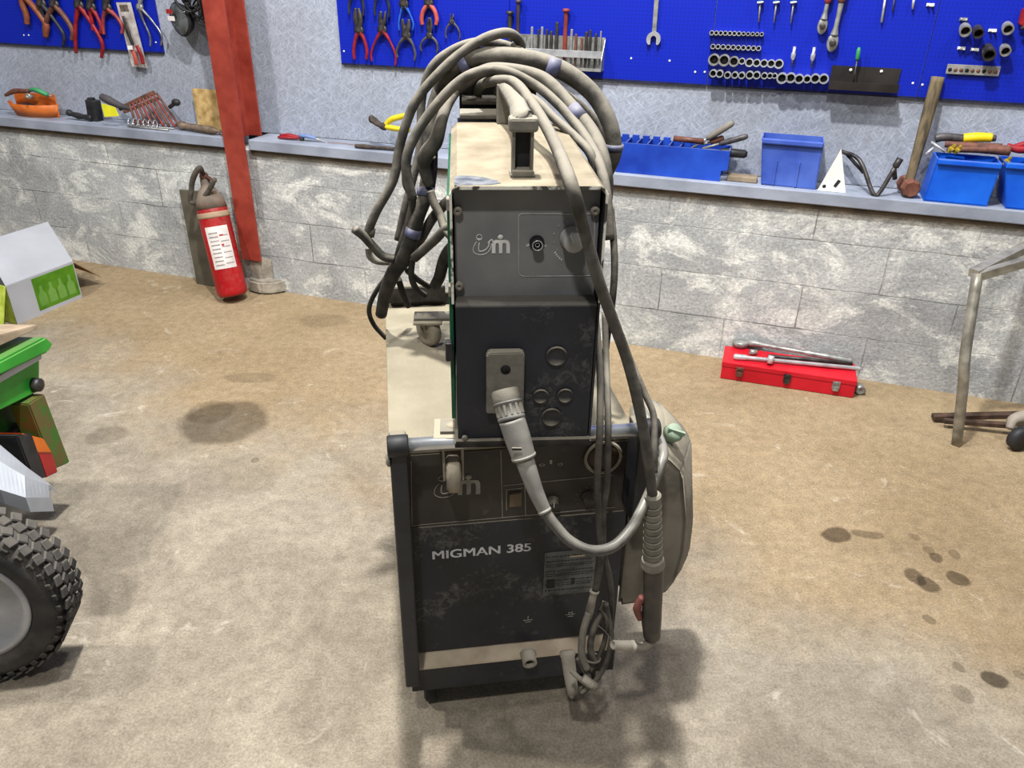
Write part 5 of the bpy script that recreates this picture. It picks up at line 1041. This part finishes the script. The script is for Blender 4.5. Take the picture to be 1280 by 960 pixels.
# dial
kc = F(*z3(893, 500), yu-.026); kc.y = yu
a = MB(); R = .0175; a.lathe([(0, R*1.15), (.003, R*1.15), (.006, R), (.026, R*.95), (.028, R*.88)], kc, (0, -1, 0), 28); kb = a.build('dial_knob', mat('grey_knob', (150, 150, 148), (168, 168, 166), rough=.5), t)
a = MB(); a.bar(kc+Vector((0, -.0285, 0)), kc+Vector((-.0065, -.0285, .013)), .001, .0014, up=(0, 1, 0)); a.build('pointer', m_logo, kb)
for i, s in enumerate(('2', '4', '6', '8', '10', '12', '14', '16')):
    an = -2.3+i*.5; c = kc+Vector((math.sin(an)*R*1.7, 0, math.cos(an)*R*1.65)); c.y = yu-.0003; text(s, .005, m_line, 'dial_number', up_, c+Vector((-.002, 0, -.002)))
sc_ = F(*z3(650, 515), yu-.014); sc_.y = yu
a = MB(); a.lathe([(0, .0125), (.003, .0125), (.003, .009), (.016, .009), (.016, .0065), (.010, .006), (.010, .0003)], sc_, (0, -1, 0), 20, smooth=False); so = a.build('control_socket', m_black, t)
a = MB(); a.torus(sc_+Vector((0, -.016, 0)), (0, 1, 0), .008, .0009, seg=22, sg=6); a.torus(sc_+Vector((0, -.0125, 0)), (0, 1, 0), .0035, .0008, seg=16, sg=6); a.build('chrome_ring', m_chrome, so)
# blind plugs
z4b = lambda x, y: (540+x/4, 370+y/4)
for x, y, r in ((622, 300, .0185), (543, 500, .014), (665, 497, .014), (597, 605, .0185)):
    c = F(*z4b(x, y), -.005); a = MB(); a.lathe([(0, r), (.0025, r), (.004, r*.93), (.004, r*.86), (.003, r*.84), (.003, .0005)], c, (0, -1, 0), 28); a.build('blind_plug', m_navy, t)
# torch connector plate + plug body
p0 = F(608, 441, -.02); p1 = F(654, 516, -.02)
a = MB(); a.prism([(p0.x, p0.z-.005), (p0.x+.005, p0.z), (p1.x-.005, p0.z), (p1.x, p0.z-.005), (p1.x, p1.z), (p0.x, p1.z)], -.022, -.003, 1, bev=.002); pl = a.build('connector_bracket', m_dusty, t); pl['label'] = 'pale dusty connector bracket'
a = MB(); a.lathe([(0, .0085), (.0008, .0085)], F(632, 462, -.0222), (0, -1, 0), 20); a.build('bracket_hole', m_hole, pl)
c = FEED.pix(565, 445, -.02); 
a = MB(); a.box((-fx-.008, .002, c.z), (.012, .02, .034), bev=.002); a.build('door_latch', m_black, t)
for z in (fz1-.03, zs+.02): a = MB(); a.box((-fx-.004, .012, z), (.006, .02, .02), bev=.002); a.build('hinge', m_dusty, t)
# carrying handle on the top
hb_ = FEED.pix(652, 220, fz1, 2); yF = hb_.y; xh = hb_.x+.001; hz = FEED.pix(660, 150, yF).z
a = MB(); w2 = .015
a.box((xh, yF+.012, (fz1+hz-.012)/2), (.004, .024, hz-fz1), Matrix(), 0); a2 = MB()
for s_ in (-1, 1): a2.box((xh+s_*.0145, yF+.008, (fz1+hz)/2), (.005, .026, hz-fz1), bev=.001)
a2.box((xh, yF+.002, fz1+.006), (.034, .03, .010), bev=.002); a2.box((xh, yF+.008, fz1+.002), (.040, .04, .005), bev=.001); a.bm.free()
hd = a2.build('handle_post', m_dusty, t)
a = MB(); a.box((xh, yF+.018, (fz1+hz)/2), (.026, .004, hz-fz1-.006)); a.build('post_recess', m_black, hd)
rear = FEED.at(628, 100, 1.78); 
a = MB(); tip = Vector((xh, yF+.0, hz-.002)); q = [Vector((xh, yF-.004, hz)), Vector((xh-.004, yF+.03, hz+.003)), FEED.at(645, 128, 1.56), FEED.at(630, 104, 1.72)]; a.tube(q, [.018, .018, .017, .016], seg=8, flat=.55); a.box((xh, yF+.004, hz-.006), (.046, .034, .022), bev=.005); a.build('handle_grip', m_dusty, t)
a = MB(); q3 = q[3]; a.box((q3.x, q3.y, (q3.z+fz1)/2), (.03, .03, q3.z-fz1), bev=.003); a.build('handle_post', m_dusty, t)
# rear hose hanger behind the housing
for k in range(3):
    a = MB(); a.box((-.02, DB+.03+k*.05, fz1+.012+k*.022), (.17-.01*k, .035, .010), Matrix.Rotation(.25, 3, 'X'), bev=.002); a.build('hanger_slat', m_dusty, t)
a = MB(); a.box((-.02, DB+.10, fz1+.015), (.17, .008, .12), bev=.002); a.box((-.02, DB+.06, fz1-.02), (.18, .11, .02), bev=.002); a.build('hose_hanger', m_black, t)
a = MB(); a.box((0, DB+.02, 1.05), (.2, .05, .3), bev=.004); a.build('rear_box', m_rubber_dark, t)
# casters of the feeder, on outriggers
for i, (x, y) in enumerate(((-.128, .062), (.10, .16), (-.19, .58), (.15, .5))):
    a = MB(); a.box((x*.8, y, fz0-.010), (abs(x)*.75, .045, .008), bev=.001)
    a.build('outrigger', m_dusty, t)
    castor(x, y, .040 if i else .037, .028, t, TOP+.0075 if i else .684, fz0-.012, face=(1, .05, 0) if i != 2 else (.75, .6, 0))
a = MB(); a.box((0, .3, fz0-.010), (.05, .6, .01)); a.build('base_rail', m_navy, t)

# ================================================================== HOSES
W = lambda px, py, Y: WORLD.at(px, py, Y)
zc_ = lambda x, y: (440+x/3.556, 30+y/3.556)
zl_ = lambda x, y: (440+x/3.84, 200+y/3.84)
def path(conv, ps): return [W(*conv(x, y), Y) for x, y, Y in ps]
ident = lambda x, y: (x, y)
t = thing('hose_package', WORLD, W(520, 400, 1.8), 'thick coiled interconnecting hose bundle draped over the back of the wire feeder', 'hose bundle')
def hose(pts, r, m=m_rubber, nm='hose', par=None):
    a = MB(); a.tube(pts, r, seg=14, sub=8); return a.build(nm, m, par or t)
hose(path(zc_, ((100, 930, 1.74), (75, 920, 1.74), (110, 830, 1.74), (185, 690, 1.75), (215, 530, 1.76), (280, 350, 1.77), (400, 205, 1.78), (520, 105, 1.79), (620, 52, 1.80), (700, 42, 1.83), (745, 80, 1.87), (750, 130, 1.9), (740, 200, 1.92))), .0105)
hose(path(zc_, ((205, 960, 1.80), (240, 800, 1.80), (300, 560, 1.82), (310, 340, 1.84), (350, 200, 1.84), (440, 120, 1.85), (560, 80, 1.86), (700, 100, 1.86), (860, 190, 1.84))), .0095)
hose(path(zc_, ((270, 780, 1.70), (240, 620, 1.70), (290, 480, 1.71), (400, 330, 1.72), (500, 240, 1.73), (600, 206, 1.74), (700, 216, 1.74), (820, 275, 1.73), (910, 350, 1.70), (990, 440, 1.66), (1060, 540, 1.60), (1105, 640, 1.54), (1130, 760, 1.5), (1145, 960, 1.47))), .0105)
th = [(385, 330, 1.83), (400, 250, 1.82), (450, 190, 1.80), (520, 150, 1.80), (680, 145, 1.80), (820, 165, 1.80), (950, 215, 1.80), (1070, 310, 1.79), (1140, 430, 1.77), (1165, 540, 1.76), (1160, 600, 1.76), (1120, 700, 1.78)]
ho = hose(path(zc_, th), [.012, .014, .017, .019, .0195, .0195, .0195, .0185, .018, .017, .016, .012]); ho['label'] = 'thickest sleeved hose of the coil'
for i0, i1, f0, f1 in ((2, 3, .3, .8), (5, 6, .35, .75), (9, 10, -.1, .3)):
    P = path(zc_, th); A = P[i0].lerp(P[i1], f0); B = P[i0].lerp(P[i1], f1); a = MB(); a.cyl(A, B, .0212, seg=16); a.build('tape_wrap', m_tape, ho)
th2 = [(470, 280, 1.80), (560, 222, 1.79), (660, 203, 1.76), (840, 240, 1.74), (960, 350, 1.70), (1060, 470, 1.65), (1110, 580, 1.60), (1130, 700, 1.58), (1125, 800, 1.6)]
ho = hose(path(zc_, th2), .0145); P = path(zc_, th2); a = MB(); a.cyl(P[4].lerp(P[5], .2), P[4].lerp(P[5], .6), .0158, seg=16); a.build('tape_wrap', m_tape, ho)
hose(path(zc_, ((640, 300, 1.78), (800, 330, 1.72), (900, 420, 1.66), (1000, 510, 1.60), (1060, 580, 1.56), (1085, 680, 1.55))), .009)
hose(path(zc_, ((700, 220, 1.82), (900, 300, 1.82), (1040, 400, 1.84), (1110, 520, 1.84), (1120, 640, 1.84))), .015, m_rubber_dark)
hose(path(zc_, ((560, 170, 1.84), (440, 220, 1.84), (380, 330, 1.83), (350, 480, 1.81), (345, 640, 1.79), (330, 760, 1.77))), .018, m_rubber_dark)
# the dark taped bundle going down on the left
bl = ((372, -20, 1.77), (366, 60, 1.77), (355, 120, 1.76), (350, 180, 1.75), (315, 270, 1.74), (285, 370, 1.74), (250, 470, 1.75), (200, 540, 1.77), (160, 640, 1.80), (140, 740, 1.84))
ho = hose(path(zl_, bl), [.014, .015, .015, .016, .017, .0175, .019, .018, .016, .015], m_rubber_dark, 'taped_bundle'); P = path(zl_, bl)
for i, f0, f1 in ((2, .2, .9), (4, .55, .95)): A = P[i].lerp(P[i+1], f0); B = P[i].lerp(P[i+1], f1); a = MB(); a.cyl(A, B, .0195, seg=16); a.build('tape_wrap', m_tape, ho)
hose(path(zc_, ((470, 290, 1.80), (430, 350, 1.77), (400, 420, 1.74), (372, 520, 1.73), (330, 580, 1.73), (320, 640, 1.74), (345, 720, 1.74))), [.010, .011, .013, .016, .017, .013, .010], m_rubber)
hose(path(zl_, ((12, 330, 1.72), (60, 370, 1.73), (110, 425, 1.74), (150, 462, 1.745), (200, 475, 1.75))), .0105, m_rubber)
hose(path(zl_, ((78, 420, 1.76), (85, 460, 1.76), (110, 482, 1.765), (150, 490, 1.77), (210, 488, 1.78))), .008, m_dusty)
hose(path(zl_, ((262, 0, 1.73), (258, 110, 1.73), (290, 190, 1.735), (270, 300, 1.74), (232, 420, 1.75), (215, 480, 1.76))), .0085)
hose(path(zl_, ((180, 540, 1.80), (110, 640, 1.82), (82, 720, 1.84), (105, 790, 1.86), (162, 855, 1.88))), .0062, m_rubber_dark)
hose(path(zl_, ((375, 150, 1.70), (395, 210, 1.69), (425, 270, 1.68), (445, 330, 1.66), (480, 370, 1.64), (520, 400, 1.62))), .0095, m_rubber_dark)
hose(path(zl_, ((300, 470, 1.72), (350, 425, 1.70), (400, 380, 1.68), (445, 335, 1.66), (480, 318, 1.65), (520, 312, 1.64))), .011)
hose(path(zl_, ((300, 430, 1.78), (340, 360, 1.77), (380, 290, 1.76), (420, 240, 1.75), (470, 190, 1.72), (520, 170, 1.70))), .0115)
hose(path(zl_, ((290, 470, 1.74), (285, 560, 1.76), (310, 620, 1.79), (350, 650, 1.82))), .0075, m_rubber_dark)
hose(path(zl_, ((265, 530, 1.76), (310, 570, 1.78), (370, 610, 1.80))), .007, m_rubber_dark)
hose(path(zl_, ((222, 570, 1.80), (245, 640, 1.82), (270, 700, 1.85))), .008, m_rubber_dark)
hose(path(zl_, ((520, 380, 1.62), (480, 420, 1.67), (445, 470, 1.72), (420, 560, 1.76), (400, 600, 1.8))), .014, m_rubber_dark)
hose([W(763, 255, 1.5), W(768, 320, 1.46), W(766, 370, 1.44), W(758, 430, 1.44), W(752, 500, 1.42)], .007, m_rubber_dark)

# welding torch with its cable
t = thing('welding_torch', WORLD, W(818, 700, 1.16), 'dusty MIG welding torch with ribbed sleeve hanging at the right front of the welder', 'welding torch')
hose([W(596, 116, 1.82), W(606, 104, 1.76), W(640, 102, 1.68), W(665, 130, 1.52), WORLD.pix(690, 172, 1.335, 2), WORLD.pix(712, 225, 1.322, 2), W(731, 290, 1.145), W(748, 350, 1.145), W(766, 400, 1.155), W(784, 450, 1.16), W(798, 505, 1.155), W(808, 560, 1.155), W(816, 622, 1.16)], [.0105]*6+[.0095]*7, m_rubber, 'torch_cable')
A = W(816, 617, 1.16); B = W(816, 700, 1.175); Cc = W(817, 712, 1.178); D = W(815, 795, 1.19); u = (B-A).normalized()
a = MB(); Ls = (B-A).length; pr = [(0, .012), (.004, .0155)]; n = 9
for i in range(n):
    k0 = .012+(Ls-.02)*i/n; k1 = .012+(Ls-.02)*(i+.72)/n; rr = .0155+.004*i/n; pr += [(k0, rr), (k1, rr), (k1+.001, rr-.0028), (.012+(Ls-.02)*(i+1)/n-.001, rr-.0028)]
pr += [(Ls-.004, .0215), (Ls+.012, .024), (Ls+.018, .021)]
a.lathe(pr, A, u, 24, smooth=False); a.build('ribbed_sleeve', m_dusty, t)
m_torch = mat('worn_torch_grip', (48, 44, 42), (78, 72, 68), scale=16, rough=.45, dust=DUST, dustamt=.6)
a = MB(); a.tube([B, Cc, Cc.lerp(D, .35), Cc.lerp(D, .7)+Vector((-.002, 0, 0)), D], [.018, .0205, .0195, .021, .018], seg=16); a.build('grip', m_torch, t)
a = MB(); p = W(799, 760, 1.18); a.tube([p+Vector((.003, 0, .03)), p+Vector((-.004, 0, 0)), p+Vector((.004, 0, -.03))], [.007, .009, .006], seg=8); a.build('trigger', mat('faded_red_trigger', (96, 50, 46), (118, 70, 64), rough=.6), t)
a = MB(); n1 = [W(816, 792, 1.19), W(812, 804, 1.185), W(800, 809, 1.175), W(788, 807, 1.165)]; a.tube(n1, [.013, .0105, .0095, .009], seg=14); a.build('swan_neck', m_dusty, t)
a = MB(); p = W(793, 808, 1.17); q_ = W(766, 806, 1.148); a.lathe([(0, .009), (.002, .0125), (.008, .0125), (.010, .0105), (.014, .0105), (.016, .0115), ((q_-p).length-.002, .0095), ((q_-p).length, .0085), ((q_-p).length, .0055), ((q_-p).length*.8, .0045), ((q_-p).length*.8, .0003)], p, q_-p, 20); a.build('gas_nozzle', m_pale, t)['label'] = 'pale dusty gas nozzle'

# torch plug and its cable in the feeder front
t = thing('power_cable', WORLD, W(640, 500, 1.19), 'thick grey cable plugged into the feeder front and looping in front of the panel', 'cable')
A = W(631, 487, 1.168); B = W(641, 530, 1.135); u = (B-A).normalized()
a = MB(); a.lathe([(0, .022), (.004, .0245), (.02, .0245), (.022, .0235)], A, u, 26); a.build('plug_nut', m_dusty, t)
a = MB(); k = .026; 
a.lathe([(.02, .023), (.022, .0255), (.024, .0255), (.026, .0225), (.046, .0225), (.048, .024), (.052, .024), (.054, .021)], A, u, 26)
a.build('locking_ring', mat('grey_ring', (96, 95, 92), (130, 128, 122), scale=20, rough=.6), t)
for i in range(14):
    an = 2*PI*i/14; d1 = u.orthogonal().normalized(); d2 = u.cross(d1); a = MB(); o = (d1*math.cos(an)+d2*math.sin(an))*.0225; a.bar(A+u*.027+o, A+u*.045+o, .004, .003, up=o); a.build('ring_rib', m_dusty, t)
G0 = A+u*.052; G1 = W(655, 572, 1.115)
a = MB(); a.tube([G0, G0.lerp(G1, .5), G1], [.0228, .0225, .0205], seg=24); a.lathe([(0, .0215), (.003, .022), (.006, .0205)], G1-(G1-G0).normalized()*.004, G1-G0, 24); a.build('plug_body', mat('grey_plug', (104, 103, 100), (132, 130, 124), scale=18, rough=.6, dust=(160, 155, 145), dustamt=.6), t)
a = MB(); a.box(W(646, 561, 1.09), (.016, .003, .004)); a.build('embossed_mark', m_rubber_dark, t)
a = MB(); a.tube([G1, W(661, 590, 1.105), W(670, 615, 1.095), W(681, 639, 1.085)], [.0165, .0155, .0135, .0115], seg=20); a.lathe([(0, .0118), (.003, .0125), (.006, .0115)], W(680, 637, 1.085), W(684, 645, 1.08)-W(680, 637, 1.085), 18); a.build('strain_relief', mat('grey_plug', (104, 103, 100), (132, 130, 124)), t)
m_cab = mat('satin_black_cable', (44, 44, 46), (62, 61, 60), scale=20, rough=.35, dust=(140, 136, 126), dustamt=.8, spec=.5)
hose([W(681, 639, 1.085), W(694, 657, 1.075), W(712, 676, 1.065), W(738, 688, 1.06), W(765, 684, 1.07), W(787, 663, 1.10), W(803, 635, 1.15), W(818, 600, 1.20), W(829, 570, 1.24), W(824, 548, 1.30), W(812, 530, 1.36), W(795, 500, 1.42)], .0098, m_cab, 'cable_run')

# control leads in front of the right side
t = thing('control_cable', WORLD, W(750, 800, 1.2), 'pair of thin dusty leads hanging down beside the feeder into a tied loop', 'cable')
hose([W(745, 400, 1.40), W(750, 460, 1.33), W(750, 530, 1.235), W(747, 590, 1.225), W(748, 640, 1.225), W(751, 700, 1.225), W(744, 738, 1.22)], .0068, m_rubber, 'lead')
hose([W(756, 390, 1.42), W(758, 460, 1.36), W(760, 530, 1.25), W(759, 600, 1.235), W(754, 640, 1.235), W(755, 690, 1.235), W(763, 730, 1.235), W(764, 780, 1.235)], .0065, m_rubber, 'lead')
hose([W(768, 400, 1.36), W(780, 432, 1.3), W(793, 462, 1.27), W(806, 492, 1.25), W(817, 520, 1.23), W(818, 560, 1.2), W(818, 590, 1.19)], .0062, m_rubber, 'lead')
a = MB(); A = W(743, 738, 1.22); B = W(735, 772, 1.205); a.lathe([(0, .0068), (.001, .0105), (.004, .0105), (.004, .0078), (.02, .0078), (.04, .009), ((B-A).length, .008)], A, B-A, 18); a.build('plug', m_pale, t)
hose([W(736, 765, 1.205), W(729, 790, 1.19), W(727, 815, 1.175), W(734, 836, 1.165)], .0078, m_dusty, 'plug_tail')
hose([W(757, 752, 1.22), W(750, 770, 1.205), W(741, 790, 1.19), W(738, 812, 1.18), W(744, 828, 1.17)], .007, m_rubber, 'loop')
hose([W(757, 754, 1.21), W(762, 780, 1.2), W(764, 800, 1.19), W(757, 830, 1.175), W(745, 850, 1.165), W(726, 868, 1.155)], .0058, m_rubber, 'loop')
hose([W(750, 760, 1.21), W(758, 775, 1.2), W(756, 800, 1.19), W(748, 822, 1.18), W(738, 840, 1.17)], .0055, m_rubber_dark, 'loop')
hose([W(714, 838, 1.16), W(722, 846, 1.15), W(734, 855, 1.145), W(742, 858, 1.14)], [.0055, .0055, .006, .0075], m_dusty, 'loop')
a = MB(); A = W(729, 847, 1.15); B = W(744, 858, 1.145); a.cyl(A, B, .0085, seg=12); a.build('end_plug', m_pale, t)
a = MB(); a.torus(W(740, 822, 1.175), (.1, .2, 1), .017, .0022, seg=20, sg=6); a.build('tie_wire', m_dusty, t)
a = MB(); a.tube([W(748, 782, 1.15), W(757, 790, 1.15), W(766, 802, 1.15)], .0007, seg=5); a.build('tie_wire', m_dusty, t)
# big plug hanging from second socket
t = thing('earth_plug', WORLD, W(715, 812, 1.25), 'fat pale grey plug pushed into the second output socket of the welder', 'plug')
A = W(709, 815, 1.262); B = W(716, 868, 1.20); u = B-A; Ll = u.length
a = MB(); a.lathe([(-.004, .0145), (0, .0175), (.008, .0175), (.011, .0155), (Ll*.45, .015), (Ll*.85, .013), (Ll, .0115)], A, u, 22); a.build('plug_body', m_pale, t)
a = MB(); a.lathe([(0, .0105), (.012, .009)], B, u, 16); a.build('cable_collar', m_rubber, t)
hose([B, W(719, 873, 1.19), W(728, 866, 1.175), W(736, 850, 1.17), W(728, 832, 1.18), W(722, 822, 1.185)], .0068, m_rubber, 'cable_end')
# ================================================================== LIGHT
def area(loc, tgt, size, power, col=(1, .97, .93), sy=None):
    l = bpy.data.lights.new('ceiling_lamp', 'AREA'); l.energy = power; l.size = size; l.color = col
    if sy: l.shape = 'RECTANGLE'; l.size_y = sy
    o = bpy.data.objects.new('ceiling_lamp', l); COL.objects.link(o); o.location = loc
    d = Vector(tgt)-Vector(loc); o.rotation_euler = d.to_track_quat('-Z', 'Y').to_euler(); return o
area((-.2, 1.62, 4.2), (0, 1.5, 0), .15, 225, (1, .985, .96))
area((-.35, -.75, 4.2), (0, 1.3, .8), .16, 72)
area((-3.0, 1.6, 4.2), (-1.0, 2.6, 0), .2, 115)
area((.3, 2.45, 4.2), (.4, 3.3, .6), .3, 62, (.93, .97, 1))
area((2.6, 1.2, 4.2), (1.5, 2.4, 0), .5, 45)
w = bpy.data.worlds.new('room_light'); SC.world = w; w.use_nodes = True
w.node_tree.nodes['Background'].inputs[0].default_value = (.92, .96, 1.0, 1); w.node_tree.nodes['Background'].inputs[1].default_value = .16
vs_ = SC.view_settings; vs_.view_transform = 'Standard'; vs_.look = 'None'; vs_.gamma = 1; vs_.use_curve_mapping = False; vs_.exposure = 0.05
SC.display_settings.display_device = 'sRGB'
